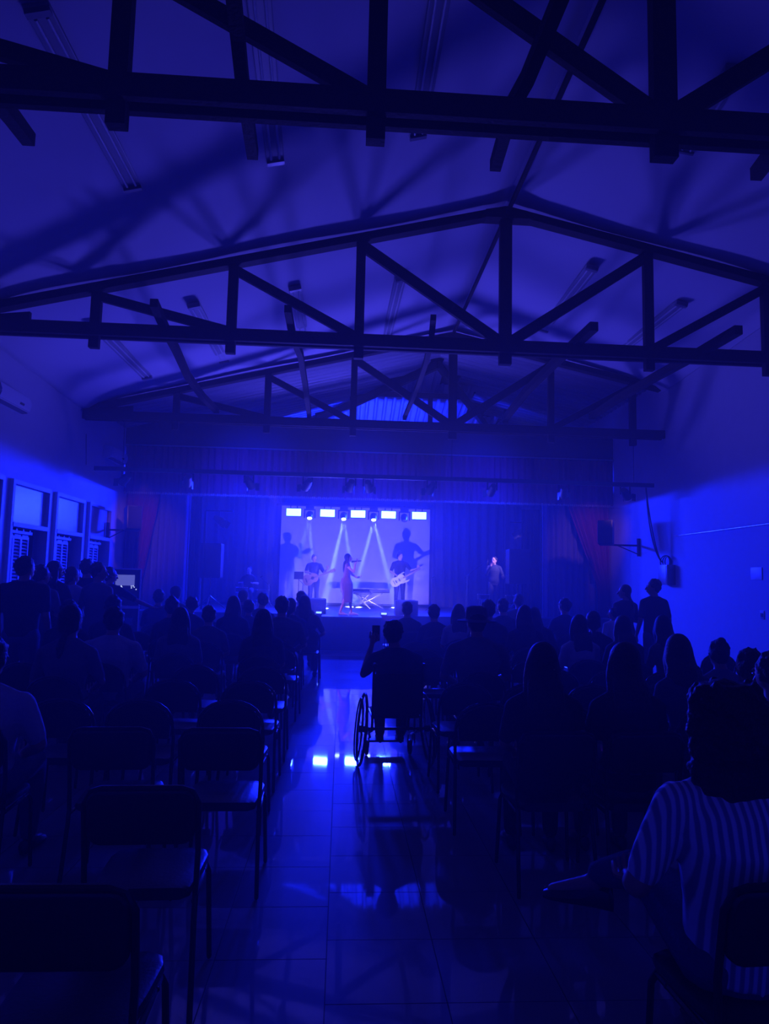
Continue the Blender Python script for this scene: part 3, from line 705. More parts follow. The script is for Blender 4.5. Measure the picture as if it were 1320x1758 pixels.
seated_proto('cap', sit(), hair='cap'); seated_proto('hat', sit(w=1.12, shL=(-.2, -.03, .945), shR=(.2, -.03, .945), elL=(-.28, .03, .72), elR=(.28, .03, .72)), hair='hat', fat=1.1)
TOPZ = {'man': 1.315, 'broad': 1.315, 'woman': 1.315, 'pony': 1.315, 'lean': 1.302, 'leanlong': 1.307, 'bun': 1.35, 'cap': 1.33, 'hat': 1.34}
GK = {c.name: list(c.children) for r_, ch_ in PROTO.values() for c in ch_ if c.children}
used = set(); SEATS = []
def seat_person(px, py, Y, kind, label, top=C_black, bottom=C_denim, rz=0, group='seated audience'):
    p = P(px, py, Y); sc = max(.93, min(1.13, p.z/TOPZ[kind]))
    r = bpy.data.objects.new('person', None); COL.objects.link(r); r.empty_display_size = .1
    for ch in PROTO[kind][1]:
        c = ch.copy() if kind in used else ch
        if kind in used:
            COL.objects.link(c)
            for g in GK.get(ch.name, []):
                g2 = g.copy(); COL.objects.link(g2); g2.parent = c
        c.parent = r
        nm = c.name.split('.')[0]
        mm = top if nm == 'shirt' else bottom if nm == 'trousers' else None
        if mm: c.material_slots[0].link = 'OBJECT'; c.material_slots[0].material = mm
    used.add(kind)
    r.location = (p.x, Y-.02, 0); r.rotation_euler = (0, 0, rz); r.scale = (sc, sc, 1.0 if False else sc)
    tag(r, label, 'person', group); SEATS.append((p.x, Y)); return r
AUD = [ # left block
 (402, 1022, 10.4, 'woman', 'long-haired person seated left block, front of the domed chair backs'), (418, 1011, 13.0, 'cap', 'person in dark cap seated in the front left row'),
 (428, 1030, 11.4, 'man', 'short-haired person seated left block behind the capped one'), (444, 1018, 12.2, 'lean', 'person leaning sideways in the front left rows under the drummer'),
 (453, 1044, 7.7, 'woman', 'long-haired person in dark top seated left block, two seats from the aisle'), (485, 1024, 9.5, 'broad', 'broad-shouldered person seated beside the aisle ahead of the long-haired one'),
 (500, 1026, 10.9, 'pony', 'person with ponytail seated near the aisle, left block'), (518, 1015, 13.0, 'man', 'person seated frontmost on the left aisle edge near the wedge'),
 (530, 1022, 11.6, 'leanlong', 'long-haired person turned towards the singer at left aisle edge'), (311, 1041, 7.7, 'woman', 'large long-haired person seated in the middle of the left block'),
 (297, 1021, 9.5, 'bun', 'person with rim-lit tied hair seated ahead of the large long-haired one'), (274, 1012, 12.2, 'man', 'dark figure seated left of the capped one near the left curtain'),
 (303, 1004, 12.6, 'cap', 'person in a flat cap seated in front of the pale side drape'), (321, 1024, 10.9, 'lean', 'person half hidden behind the flat-capped one, left block'),
 (198, 1042, 6.8, 'broad', 'broad person in light shirt seated in left block'), (196, 1022, 8.6, 'man', 'dark person seated directly ahead of the light-shirted one'),
 (125, 1037, 6.0, 'pony', 'person with curly tied hair seated in front of the standing group'), (121, 1030, 8.0, 'man', 'person seated low ahead of the curly-haired one, far left'),
 (-12, 1090, 4.05, 'broad', 'person in pale sleeve seated at the left edge of the view'),
 (360, 1040, 9.0, 'man', 'dark person seated between the large long-haired one and the aisle group'),
 # right block
 (699, 1033, 11.3, 'man', 'short-haired person seated just beyond the wheelchair user, right block'), (745, 1038, 10.4, 'man', 'small dark-haired person seated right of the aisle under the mic stand'),
 (787, 1036, 10.0, 'woman', 'long-haired person in pale top seated left of the hat wearer'), (818, 1038, 6.6, 'hat', 'large person wearing a brimmed hat, right block'),
 (838, 1030, 9.5, 'man', 'person seated straight ahead of the hat wearer'), (863, 1028, 11.4, 'man', 'short-haired person seated below the presenter'),
 (890, 1020, 13.0, 'broad', 'broad person seated in front row right of the presenter'), (900, 1038, 9.0, 'woman', 'long-haired person in light-edged top seated behind the presenter'),
 (925, 1042, 10.0, 'leanlong', 'person with shoulder-length hair seated right of centre, right block'), (967, 1027, 11.4, 'lean', 'person with tousled short hair turned left, below the side drape'),
 (993, 1054, 7.7, 'woman', 'long-haired person with pale shoulder in the middle of right block'), (1018, 1048, 8.6, 'pony', 'person with ponytail seated below the maroon curtain tie'),
 (1068, 1055, 7.7, 'woman', 'long-haired person seated in front of the standing pair'), (1150, 1056, 7.7, 'leanlong', 'long-haired person looking left in front of the plain blue wall'),
 (930, 1100, 4.1, 'woman', 'big long-haired silhouette seated beside the aisle, right block'), (1070, 1100, 4.1, 'woman', 'big long-haired silhouette seated one chair right of another such'),
 (1182, 1089, 4.9, 'leanlong', 'rim-lit long-haired person behind the striped shirt wearer'), (1232, 1103, 5.8, 'bun', 'round dark head seated near right wall, second from edge'),
 (1285, 1114, 4.3, 'man', 'dark short-haired person seated close to the right edge'), (1325, 1120, 3.5, 'lean', 'face-lit person cut by the right edge of the view')]
tops = [C_black, C_navy, C_grey, C_black, C_navy, C_olive, C_black]
for i, (px, py, Y, kd, lab) in enumerate(AUD):
    top = tops[i % 7]
    if 'light shirt' in lab or 'pale sleeve' in lab: top = C_light
    elif 'pale top' in lab or 'pale shoulder' in lab: top = C_light
    seat_person(px, py, Y, kd, lab, top, [C_denim, C_black, C_navy][i % 3], rz=rng.uniform(-.12, .12))
for k_, (r, ch) in PROTO.items():
    if k_ not in used:
        for c in ch:
            for g in GK.get(c.name, []): bpy.data.objects.remove(g)
            bpy.data.objects.remove(c)
    bpy.data.objects.remove(r)

# striped-shirt person nearest on the right
mS = bpy.data.materials.new('striped_cotton'); mS.use_nodes = True; nt = mS.node_tree; b = nt.nodes['Principled BSDF']; b.inputs['Roughness'].default_value = .9
tc = nt.nodes.new('ShaderNodeTexCoord'); wv = nt.nodes.new('ShaderNodeTexWave'); wv.wave_type = 'BANDS'; wv.bands_direction = 'X'; wv.inputs['Scale'].default_value = 13; wv.inputs['Distortion'].default_value = .4
cr = nt.nodes.new('ShaderNodeValToRGB'); cr.color_ramp.elements[0].position = .25; cr.color_ramp.elements[0].color = (.75, .74, .76, 1); cr.color_ramp.elements[1].position = .7; cr.color_ramp.elements[1].color = (.22, .22, .3, 1)
nt.links.new(tc.outputs['Object'], wv.inputs['Vector']); nt.links.new(wv.outputs['Color'], cr.inputs[0]); nt.links.new(cr.outputs[0], b.inputs['Base Color'])
r = empty('person', (1.27, 2.2, 0), label='curly-haired person in a striped shirt seated nearest on the right', cat='person', group='seated audience')
qa, qt = P(1025, 1500, 2.72)-V((1.27, 2.2, 0)), P(950, 1528, 2.80)-V((1.27, 2.2, 0))
J = sit(w=1.2, shL=(-.205, -.03, 1.0), shR=(.205, -.03, 1.0), elL=(-.31, .03, .74), elR=(.31, .03, .74), chest=(0, -.05, .90), neck=(0, -.02, 1.10), head=(-.03, .02, 1.25), face=(-.12, 1, 0),
        knR=(.13, .42, .55), knL=(-.10, .44, .62), anL=tuple(qa), toL=tuple(qt), anR=(.1, .42, .09), wrL=(-.24, .24, .66))
make_person(r, J, top=mS, bottom=C_denim, hair='curly', vox=.010, fat=1.15, sleeves='short'); SEATS.append((1.27, 2.2))

# wheelchair and its user
WX, WY = .52, 6.45
r = empty('person', (WX, WY, 0), label='person in dark shirt sitting in the wheelchair, one hand raised with a phone', cat='person')
J = sit(w=1.05, elL=(-.29, .06, .80), wrL=(-.215, .16, 1.06), hL=(.15, .25, 1), shL=(-.19, -.03, .95), shR=(.19, -.03, .945), head=(-.03, .02, 1.175), neck=(-.01, -.02, 1.05), anL=(-.1, .48, .16), anR=(.1, .48, .16), toL=(-.1, .62, .13), toR=(.1, .62, .13), face=(-.1, 1, 0), wrR=(.2, .28, .64))
make_person(r, J, top=C_navy, bottom=C_black, hair='short', vox=.012)
ph = B(); box(ph, (0, 0, 0), (.075, .009, .15), bev=.004)
o = newo('phone', ph, M_black, loc=(WX-.175, WY+.215, 1.165)); tag(o, 'dark phone held up by the wheelchair user', 'phone')
wc = empty('wheelchair', (WX, WY, 0), .07, label='wheelchair with large spoked wheels standing in the aisle', cat='wheelchair')
def torus(bm, c, R_w, r_, axis='X', n=32, m_=8, tilt=0):
    rings = []
    for k in range(n):
        a = 2*PI*k/n; d = V((0, math.cos(a), math.sin(a))); p = V(c)+d*R_w
        rings.append([p+d*(r_*math.cos(2*PI*q/m_))+V((1, 0, 0))*(r_*math.sin(2*PI*q/m_)) for q in range(m_)])
    vr = [[bm.verts.new(p) for p in rg] for rg in rings]
    for k in range(n):
        a, b = vr[k], vr[(k+1) % n]
        for q in range(m_): bm.faces.new((a[q], a[(q+1) % m_], b[(q+1) % m_], b[q]))
for s in (-1, 1):
    R0 = .325
    bm = B(); torus(bm, (0, 0, 0), R0-.013, .013); wh = newo('wheel', bm, M_black, wc, loc=(s*.30, -.02, R0)); wh.rotation_euler = (0, -s*.09, -.0)
    bm = B(); torus(bm, (s*.03, 0, 0), R0-.055, .008); newo('push_rim', bm, M_metal, wh)
    bm = B(); cyl(bm, (-.03, 0, 0), (.03, 0, 0), .03); newo('hub', bm, M_metal, wh)
    bm = B()
    for k in range(18):
        a = 2*PI*k/18; cyl(bm, (.012*(-1)**k, .02*math.cos(a), .02*math.sin(a)), (0, (R0-.02)*math.cos(a), (R0-.02)*math.sin(a)), .0018, n=4)
    newo('spoke', bm, M_chrome, wh)
    bm = B(); torus(bm, (0, 0, 0), .055, .016, n=20); cs = newo('caster_wheel', bm, M_black, wc, loc=(s*.21, .36, .071))
    bm = B(); cyl(bm, (-.02, 0, 0), (.02, 0, 0), .012); cyl(bm, (-.02, 0, 0), (-.02, -.02, .12), .006); cyl(bm, (.02, 0, 0), (.02, -.02, .12), .006); newo('caster_fork', bm, M_metal, cs)
    bm = B(); limb(bm, [(s*.22, -.24, .93), (s*.22, -.2, .92), (s*.22, -.18, .80), (s*.22, -.15, .45), (s*.22, .1, .47), (s*.21, .36, .44), (s*.2, .44, .25), (s*.16, .52, .13)], .012); newo('side_frame', bm, M_metal, wc)
    bm = B(); limb(bm, [(s*.22, -.30, .93), (s*.22, -.2, .925)], .017); newo('push_handle', bm, M_black, wc)
    bm = B(); limb(bm, [(s*.22, -.12, .33), (s*.22, .34, .2)], .012); limb(bm, [(s*.22, -.12, .33), (s*.22, -.15, .46)], .012); newo('side_frame', bm, M_metal, wc)
bm = B(); box(bm, (0, .1, .45), (.43, .42, .035), bev=.012); newo('seat', bm, M_blackcloth, wc)
bm = B(); box(bm, (0, -.185, .66), (.42, .03, .36), bev=.012); newo('backrest', bm, M_blackcloth, wc)
bm = B(); box(bm, (0, .56, .10), (.34, .16, .02), bev=.005); newo('footplate', bm, M_black, wc)
bm = B(); cyl(bm, (-.29, -.02, .325), (.29, -.02, .325), .014); newo('axle', bm, M_metal, wc)

# standing people
def standing(px, py, Y, label, J, rz=0, **k):
    p = P(px, py, Y); r = empty('person', (p.x, Y, 0), rz, label, 'person'); top_z = J['head'].z+.134
    zz = k.pop('z0', 0); sc = (p.z-zz)/top_z; r.scale = (sc,)*3; r.location.z = zz
    make_person(r, J, **k); return r
fold = dict(elL=(-.26, .02, 1.12), elR=(.26, .02, 1.12), wrL=(.02, .22, 1.16), wrR=(-.02, .20, 1.20), hL=(1, .1, 0), hR=(-1, .1, 0))
standing(45, 955, 8.1, 'broad person in dark shirt standing tallest at far left', stand(w=1.2, shL=(-.205, 0, 1.38), shR=(.205, 0, 1.38), face=(.6, 1, 0)), top=C_black, fat=1.15)
standing(72, 970, 9.0, 'short-haired person in grey top standing second in the left group', stand(face=(.7, 1, 0), **fold), rz=-.2, hair='short', top=C_grey)
standing(95, 962, 9.7, 'long-haired person standing with folded arms in the left group', stand(w=.9, shL=(-.16, 0, 1.37), shR=(.16, 0, 1.37), face=(.9, 1, 0), **fold), rz=-.25, hair='long', top=C_black, fat=.9)
standing(125, 972, 10.2, 'person with tied hair and pale forearm standing in middle of the left group', stand(w=.9, face=(.6, 1, 0), **fold), rz=-.2, hair='pony', top=C_light, bottom=C_denim, fat=.9)
standing(151, 960, 10.8, 'tall dark-shirted person standing rearmost of the left group by the windows', stand(face=(.4, 1, 0)), top=C_black)
standing(170, 966, 9.9, 'person in grey shirt standing in the left group, facing right', stand(face=(1, .5, 0)), rz=-.4, top=C_grey)
standing(190, 974, 11.2, 'person leaning to the equipment rack with an arm stretched out', stand(face=(1, .9, -.1), elR=(.40, .12, 1.22), wrR=(.58, .30, 1.12), hR=(.8, .5, -.2)), rz=-.1, top=C_black)
standing(1122, 994, 10.5, 'short-haired person in dark shirt standing by the right wall, facing left', stand(face=(-1, .5, 0), w=1.1), rz=.2, top=C_black)
standing(1073, 1003, 10.9, 'person with ponytail standing left of the one by the right wall', stand(w=.9, face=(-.9, .7, 0), **fold), rz=.3, hair='pony', top=C_black, fat=.9)
standing(1053, 1043, 10.6, 'small child in a white top standing beside the ponytailed person', stand(w=.95, face=(-.8, 1, 0)), rz=.2, top=C_white, fat=.95)

# performers
sing = standing(597, 950, 16.42, 'singer with long dark hair in a fitted mauve dress on the riser',
    stand(w=.88, shL=(-.16, 0, 1.385), shR=(.16, 0, 1.385), face=(.05, 1, .05), elL=(-.2, .14, 1.14), wrL=(-.06, .28, 1.06), hL=(.2, 1, .2), elR=(.20, .18, 1.20), wrR=(.05, .22, 1.46), hR=(-.2, .35, .5), pelvis=(0, -.02, .93), knL=(-.08, .09, .5), anL=(-.09, .14, .10), toL=(-.09, .27, .04), knR=(.07, -.04, .5), anR=(.08, -.16, .12), toR=(.08, -.02, .04)),
    rz=-PI/2, z0=ZS, hair='long', top=C_mauve, skin=M_skin2, dress=True, sleeves='none', vox=.009, shoes=M_shoew, fat=.85, eyes=True)
gx = P(540, 952, 20.3)
standing(540, 952, 20.3, 'guitarist with short fair hair in dark overalls playing acoustic guitar',
    stand(face=(.75, -1, -.1) and (-.6, 1, -.1), shL=(-.185, 0, 1.38), shR=(.185, 0, 1.38), elR=(.27, .06, 1.16), wrR=(.10, .22, 1.12), hR=(-.8, .2, -.4), elL=(-.33, .10, 1.14), wrL=(-.44, .24, 1.27), hL=(-.2, .3, .8)),
    rz=PI, z0=ZS, top=C_navy, bottom=C_navy, skin=M_skin2, vox=.009, eyes=True, fat=1.15, hairmat=mat('fair_hair', (.16, .09, .05), .6))
standing(687, 948, 20.3, 'bass player with a topknot in dark clothes playing a white bass',
    stand(face=(-.5, 1, -.35), shL=(-.185, 0, 1.38), shR=(.185, 0, 1.38), elR=(.28, .02, 1.14), wrR=(.14, .20, 1.04), hR=(-.7, .3, -.4), elL=(-.34, .10, 1.18), wrL=(-.52, .22, 1.24), hL=(-.3, .3, .8)),
    rz=PI, z0=ZS, top=C_black, bottom=C_black, skin=M_skin2, vox=.009, hair='bun', eyes=True)
standing(848, 955, 19.6, 'presenter in a dark sweater talking into a hand microphone',
    stand(face=(.8, 1, 0), elR=(.26, .10, 1.16), wrR=(.16, .24, 1.40), hR=(-.2, .1, 1), elL=(-.28, .02, 1.12), wrL=(-.22, .22, 1.05), hL=(-.4, 1, .1)),
    rz=PI, z0=ZS, top=C_navy, bottom=C_grey, skin=M_skin2, sleeves='long', vox=.009, eyes=True)
p = P(428, 972, 20.2); r = empty('person', (p.x, 20.2, ZS), PI, 'percussionist in a dark top seated behind kit at stage left', 'person'); r.scale = ((p.z-ZS)/1.322,)*3
make_person(r, sit(face=(0, 1, .05), elL=(-.3, .05, .76), wrL=(-.2, .3, .78), elR=(.3, .05, .76), wrR=(.2, .3, .78), hL=(.4, 1, -.2), hR=(-.4, 1, -.2)), top=C_black, skin=M_skin2, vox=.010, eyes=True)
gs = B(); limb(gs, [(0, 0, 0), (0, 0, .40)], .02); cyl(gs, (0, 0, .40), (0, 0, .46), .16, n=18); o = empty('stool', (p.x, 20.2, ZS), label='round stool under the percussionist', cat='stool'); newo('seat', gs, M_black, o)

# ------------------------------------------------------------------ instruments
def guitar(root_loc, rot, acoustic, label, cat, scale=1):
    t = empty('guitar' if acoustic else 'bass_guitar', root_loc, 0, label, cat); t.rotation_euler = rot; t.scale = (scale,)*3
    n = 40; poly = []
    for k in range(n):
        a = 2*PI*k/n; x = .24*math.cos(a)
        if acoustic: wd = .155-.02*math.cos(a)-.038*math.exp(-((x-.04)/.07)**2)
        else: wd = .135+.025*math.exp(-((x-.16)/.07)**2)-.03*math.exp(-((x-.02)/.08)**2)
        poly.append((x, wd*1.15*math.sin(a)*(abs(math.sin(a))**-.25 if abs(math.sin(a)) > .05 else 1)))
    th = .05 if acoustic else .022
    bm = B(); prism(bm, poly, -th, th)
    if not acoustic: limb(bm, [(.15, 0, .12), (.26, 0, .15), (.33, 0, .14)], [.035, .028, .015], 8); limb(bm, [(.15, 0, -.12), (.25, 0, -.14), (.29, 0, -.13)], [.03, .022, .014], 8)
    newo('body', bm, M_ply if acoustic else M_bass, t)
    L = .62 if acoustic else .78
    bm = B(); bar(bm, (.18, th+.006, 0), (L, th+.006, 0), .05, .022, side=(0, 0, 1)); nk = newo('neck', bm, M_maple, t, False)
    bm = B(); prism(bm, [(L, -.025), (L+.03, -.04), (L+.17, -.042), (L+.19, 0), (L+.17, .042), (L+.03, .04), (L, .025)], th-.004, th+.012); newo('headstock', bm, M_ply if acoustic else M_bass, t, False)
    bm = B()
    for k in range(3 if acoustic else 2):
        for s in (-1, 1): cyl(bm, (L+.05+k*.045, th, s*.04), (L+.05+k*.045, th, s*.062), .008, n=6)
    newo('tuning_peg', bm, M_chrome, t)
    bm = B()
    if acoustic: cyl(bm, (.07, th, 0), (.07, th+.003, 0), .05, n=20); newo('sound_hole', bm, M_black, t)
    else:
        for x in (.05, -.06): box(bm, (x, th+.006, 0), (.035, .012, .09))
        newo('pickup', bm, M_black, t, False)
    bm = B(); box(bm, (-.13, th+.006, 0), (.03, .012, .13)); newo('bridge', bm, M_black if acoustic else M_chrome, t, False)
    bm = B()
    for k in range(4): cyl(bm, (-.13, th+.016, -.018+k*.012), (L+.05, th+.022, -.015+k*.010), .0012, n=4)
    newo('string', bm, M_chrome, t)
    return t
# neck points +X local; face normal local +Y -> should face the hall (-Y world): rotate about Z by pi then tilt
g1 = P(533, 994, 20.05); guitar((g1.x, 20.05, g1.z), (0, -.42, 0), True, 'acoustic guitar held by the guitarist in overalls', 'guitar', .95).rotation_euler = Matrix(((math.cos(.38), 0, -math.sin(.38)), (0, -1, 0), (math.sin(.38), 0, math.cos(.38)))).to_euler() if False else (PI, -.38, 0)
g2 = P(683, 997, 20.0); guitar((g2.x, 20.0, g2.z), (PI, -.52, 0), False, 'white bass guitar held by the bass player with a topknot', 'guitar', .95)
def mic(loc, d, label):
    t = empty('microphone', loc, 0, label, 'microphone'); d = V(d).normalized(); bm = B(); limb(bm, [(0, 0, 0), d*.18], [.013, .019]); newo('handle', bm, M_black, t)
    bm = B(); ell(bm, d*.205, (.026, .026, .026)); newo('grille', bm, M_grille, t)
p = P(618, 963, 16.42); mic((p.x+.02, 16.38, p.z), (-1, 0, -.1), 'black hand microphone held to the singer mouth')
p = P(836, 968, 19.4); mic((p.x-.02, 19.35, p.z-.1), (.15, 0, 1), 'hand microphone held by the presenter')
def micstand(px, ptop, Y, label, boom=None, z0=ZS):
    p = P(px, ptop, Y); t = empty('mic_stand', (p.x, Y, z0), 0, label, 'microphone stand', 'stands on the stage'); h = p.z-z0
    bm = B(); cyl(bm, (0, 0, .1), (0, 0, h), .009, n=8); newo('pole', bm, M_chrome, t)
    for a in (0, 2.1, 4.2):
        bm = B(); limb(bm, [(0, 0, .14), (.26*math.cos(a), .26*math.sin(a), .01)], .007); newo('leg', bm, M_metal, t)
    if boom:
        bm = B(); limb(bm, [(-boom*.2, 0, h-.08), (boom, 0, h+abs(boom)*.8)], .006); newo('boom', bm, M_metal, t)
    bm = B(); limb(bm, [(boom or 0, 0, h+abs(boom or 0)*.8), ((boom or 0)+.06, -.03, h+abs(boom or 0)*.8+.03)], .016); newo('microphone', bm, M_black, t)
    return t
micstand(741, 992, 19.5, 'microphone stand right of the bass player')
micstand(802, 988, 19.5, 'boom microphone stand left of the presenter', boom=.35)
micstand(345, 992, 18.9, 'thin stand left of the left loudspeaker')
micstand(462, 1003, 20.0, 'microphone stand right of the percussionist', boom=-.25)
micstand(520, 1000, 19.6, 'microphone stand in front of the guitarist', boom=-.2)
# music stand
p = P(513, 988, 19.4); t = empty('music_stand', (p.x, 19.4, ZS), 0, 'black music stand left of the guitarist', 'music stand')
bm = B(); cyl(bm, (0, 0, .1), (0, 0, p.z-ZS), .009, n=8); newo('pole', bm, M_metal, t)
bm = B(); box(bm, (0, -.03, p.z-ZS), (.26, .015, .22), rot=Matrix.Rotation(-.35, 3, 'X')); newo('desk', bm, M_black, t, False)
for a in (.5, 2.6, 4.7):
    bm = B(); limb(bm, [(0, 0, .22), (.24*math.cos(a), .24*math.sin(a), .01)], .007); newo('leg', bm, M_metal, t)
# keyboard on crossed stand + bench
p = P(618, 1014, 20.7); t = empty('keyboard', (p.x, 20.7, p.z), 0, 'long dark stage keyboard behind the singer', 'keyboard')
bm = B(); box(bm, (.15, 0, .0), (1.45, .32, .11), bev=.01); newo('body', bm, M_black, t)
bm = B()
for k in range(40): box(bm, (-.45+k*.03, -.08, .062), (.027, .14, .014))
newo('key', bm, M_white, t, False)
st = empty('keyboard_stand', (p.x+.25, 20.7, ZS), 0, 'crossed black stand carrying the stage keyboard', 'stand'); hh = p.z-ZS-.07
for s in (-1, 1):
    bm = B(); bar(bm, (s*.42, .06*s, .02), (-s*.42, .06*s, hh), .035, .025, side=(0, 1, 0)); newo('leg', bm, M_metal, st, False)
    bm = B(); bar(bm, (s*.42, -.18, .018), (s*.42, .18, .018), .03, .03); newo('foot', bm, M_metal, st, False)
bn = empty('keyboard_bench', (p.x+.05, 20.05, ZS), 0, 'small padded bench on crossed legs in front of the keyboard', 'bench')
bm = B(); box(bm, (0, 0, .46), (.52, .28, .07), bev=.02); newo('seat', bm, M_vinyl, bn)
for s in (-1, 1):
    bm = B(); bar(bm, (s*.24, .05*s, .01), (-s*.2, .05*s, .43), .03, .025, side=(0, 1, 0)); newo('leg', bm, M_metal, bn, False)
# monitor wedges
def wedge(px, py, Y, label, s=1):
    p = P(px, py, Y); t = empty('monitor_wedge', (p.x, Y, ZS), 0, label, 'stage monitor', 'floor monitors at the stage front')
    bm = B(); prof = [(-.2, 0), (.2, 0), (.22, .12), (.02, .36), (-.14, .36)]
    a = [bm.verts.new((-.28, y, z)) for y, z in prof]; b = [bm.verts.new((.28, y, z)) for y, z in prof]; bm.faces.new(a); bm.faces.new(b[::-1])
    for k in range(5): bm.faces.new((a[k], b[k], b[(k+1) % 5], a[(k+1) % 5]))
    newo('cabinet', bm, M_black, t, False)
    bm = B(); box(bm, (0, .135, .25), (.5, .012, .30), rot=Matrix.Rotation(math.radians(-40)+PI/2-PI/2, 3, 'X')); newo('grille', bm, M_grille, t, False)
wedge(540, 1045, 17.1, 'black monitor wedge on the stage edge left of the riser'); wedge(697, 1045, 17.1, 'black monitor wedge on the stage edge right of the riser')
# loudspeakers on tripods
def pa(px, py_top, py_bot, Y, label, lab2):
    p0, p1 = P(px, py_top, Y), P(px, py_bot, Y); h = p0.z-p1.z
    st = empty('speaker_stand', (p0.x, Y, ZS), 0, lab2, 'stand', 'loudspeaker stands'); zz = p1.z-ZS
    bm = B(); cyl(bm, (0, 0, .15), (0, 0, zz), .018); newo('pole', bm, M_metal, st)
    for a in (.5, 2.6, 4.7):
        bm = B(); limb(bm, [(0, 0, .35), (.42*math.cos(a), .42*math.sin(a), .015)], .012); newo('leg', bm, M_metal, st)
    t = empty('loudspeaker', (p0.x, Y, p1.z), 0, label, 'loudspeaker', 'loudspeakers beside the band')
    bm = B(); prism(bm, rrect(.56, h, .03, 3, 0, h/2), -.2, .22); newo('cabinet', bm, M_black, t, False)
    bm = B(); prism(bm, rrect(.50, h-.06, .03, 3, 0, h/2), -.215, -.2); newo('grille', bm, M_grille, t, False)
pa(364, 933, 992, 18.3, 'black loudspeaker on a tripod at the left side of the stage', 'tripod stand under the left loudspeaker')
pa(889, 943, 1003, 18.3, 'black loudspeaker on a tripod right of the presenter', 'tripod stand under the right loudspeaker')
# percussion near presenter, drum kit near percussionist
def drum(px, py, Y, r_, d, label, legs_=True):
    p = P(px, py, Y); t = empty('drum', (p.x, Y, p.z), 0, label, 'drum', 'drums on the stage'); bm = B(); cyl(bm, (0, 0, -d), (0, 0, 0), r_, n=20); newo('shell', bm, M_black, t)
    bm = B(); cyl(bm, (0, 0, -.015), (0, 0, .004), r_+.006, n=20); cyl(bm, (0, 0, -d), (0, 0, -d+.015), r_+.006, n=20); newo('rim', bm, M_chrome, t)
    for a in (0, 2.1, 4.2):
        bm = B(); limb(bm, [(r_*.8*math.cos(a), r_*.8*math.sin(a), -d*.6), ((r_+.08)*math.cos(a), (r_+.08)*math.sin(a), -(p.z-ZS)+.008)], .008); newo('leg', bm, M_chrome, t)
drum(830, 1020, 19.0, .17, .14, 'chrome-rimmed snare drum left of the presenter'); drum(876, 1022, 19.9, .16, .25, 'drum on legs right of the presenter')
drum(415, 1008, 19.8, .17, .15, 'drum in front of the percussionist'); drum(450, 1012, 19.8, .20, .3, 'larger drum right of the percussionist')
# spot can on masking drape arms
def armcan(px, py, Y, face, label):
    p = P(px, py, Y); t = empty('spotlight', p, 0, label, 'stage light'); R = headrot(face)
    bm = B(); ax = V(face).normalized(); limb(bm, [-ax*.14, ax*0, ax*.14], [.07, .1, .11], 12, caps=False); newo('housing', bm, M_black, t)
    bm = B(); cyl(bm, ax*.14, ax*.15, .1, n=14); newo('lens', bm, M_chrome, t)
    bm = B(); bar(bm, (0, 0, .0), (0, 0, .24), .03, .03); bar(bm, (-.35, 0, .24), (.35, 0, .24), .03, .03); bar(bm, (-.35 if px < 600 else .35, 0, .24), (-.35 if px < 600 else .35, 0, ZS-p.z), .05, .05, side=(1, 0, 0)); newo('bracket', bm, M_metal, t, False)
    sd = ax.cross(V((0, 0, 1))).normalized()
    for s in (-1, 1):
        bm = B(); box(bm, ax*.2+sd*s*.12, (.01, .14, .18), rot=headrot(face)); newo('barn_door', bm, M_black, t, False)
armcan(376, 893, 18.0, (.8, -.2, -.5), 'black barn-doored spotlight beside the left masking drape'); armcan(897, 912, 18.9, (-.75, .5, -.6), 'black spotlight aimed down at the presenter')
# footlights and small clutter at the stage edge
for px, lab in ((554, 'small glowing footlight left of the riser'), (653, 'small glowing footlight right of the riser')):
    p = P(px, 1066, 16.75)
    x = -.52 if px < 600 else 1.05
    t = empty('footlight', (x, 16.85, ZS), 0, lab, 'stage light', 'footlights beside the riser')
    bm = B(); box(bm, (0, 0, .035), (.16, .1, .07), bev=.01); newo('housing', bm, M_black, t)
    bm = B(); box(bm, (0, -.052, .04), (.13, .006, .04)); newo('lens', bm, M_footg, t, False)
p = P(322, 1030, 17.4); t = empty('mixer_case', (p.x, 17.3, ZS), 0, 'small equipment case with pale knobs at the left stage edge', 'equipment')
bm = B(); box(bm, (0, 0, .14), (.42, .3, .28), bev=.01); newo('case', bm, M_black, t)
bm = B()
for i in range(5):
    for j in range(3): box(bm, (-.15+i*.075, -.155, .06+j*.08), (.03, .01, .03))
newo('knob', bm, M_white, t, False)

# ------------------------------------------------------------------ equipment rack at left
p = P(218, 976, 13.4); t = empty('equipment_rack', (p.x, 13.4, 0), .25, 'tall road-case rack with a lit display beside the stage curtain', 'equipment rack')
H_ = p.z
bm = B(); box(bm, (0, 0, H_/2-.36), (.52, .5, H_-.72), bev=.01); newo('lower_case', bm, M_black, t)
bm = B()
for sx in (-1, 1): box(bm, (sx*.25, -.02, H_-.36), (.025, .5, .68))
box(bm, (0, -.02, H_-.012), (.52, .5, .025)); box(bm, (0, .22, H_-.36), (.5, .02, .68)); newo('upper_case', bm, M_black, t, False)
bm = B()
for zz, hh2 in ((H_-.36, .7), (H_-.98, .5), (H_-1.5, .45)):
    for sx in (-1, 1): bar(bm, (sx*.26, -.262, zz-hh2/2), (sx*.26, -.262, zz+hh2/2), .025, .02)
    for sz in (-1, 1): bar(bm, (-.26, -.262, zz+sz*hh2/2), (.26, -.262, zz+sz*hh2/2), .02, .025)
newo('trim', bm, M_white, t, False)
bm = B(); box(bm, (-.02, -.02, H_-.22), (.34, .02, .2)); newo('display', bm, M_disp, t, False)
bm = B()
for k in range(14): box(bm, (-.2+.4*rng.random(), -.034, H_-.40+.08*rng.random()), (.02, .006, .02))
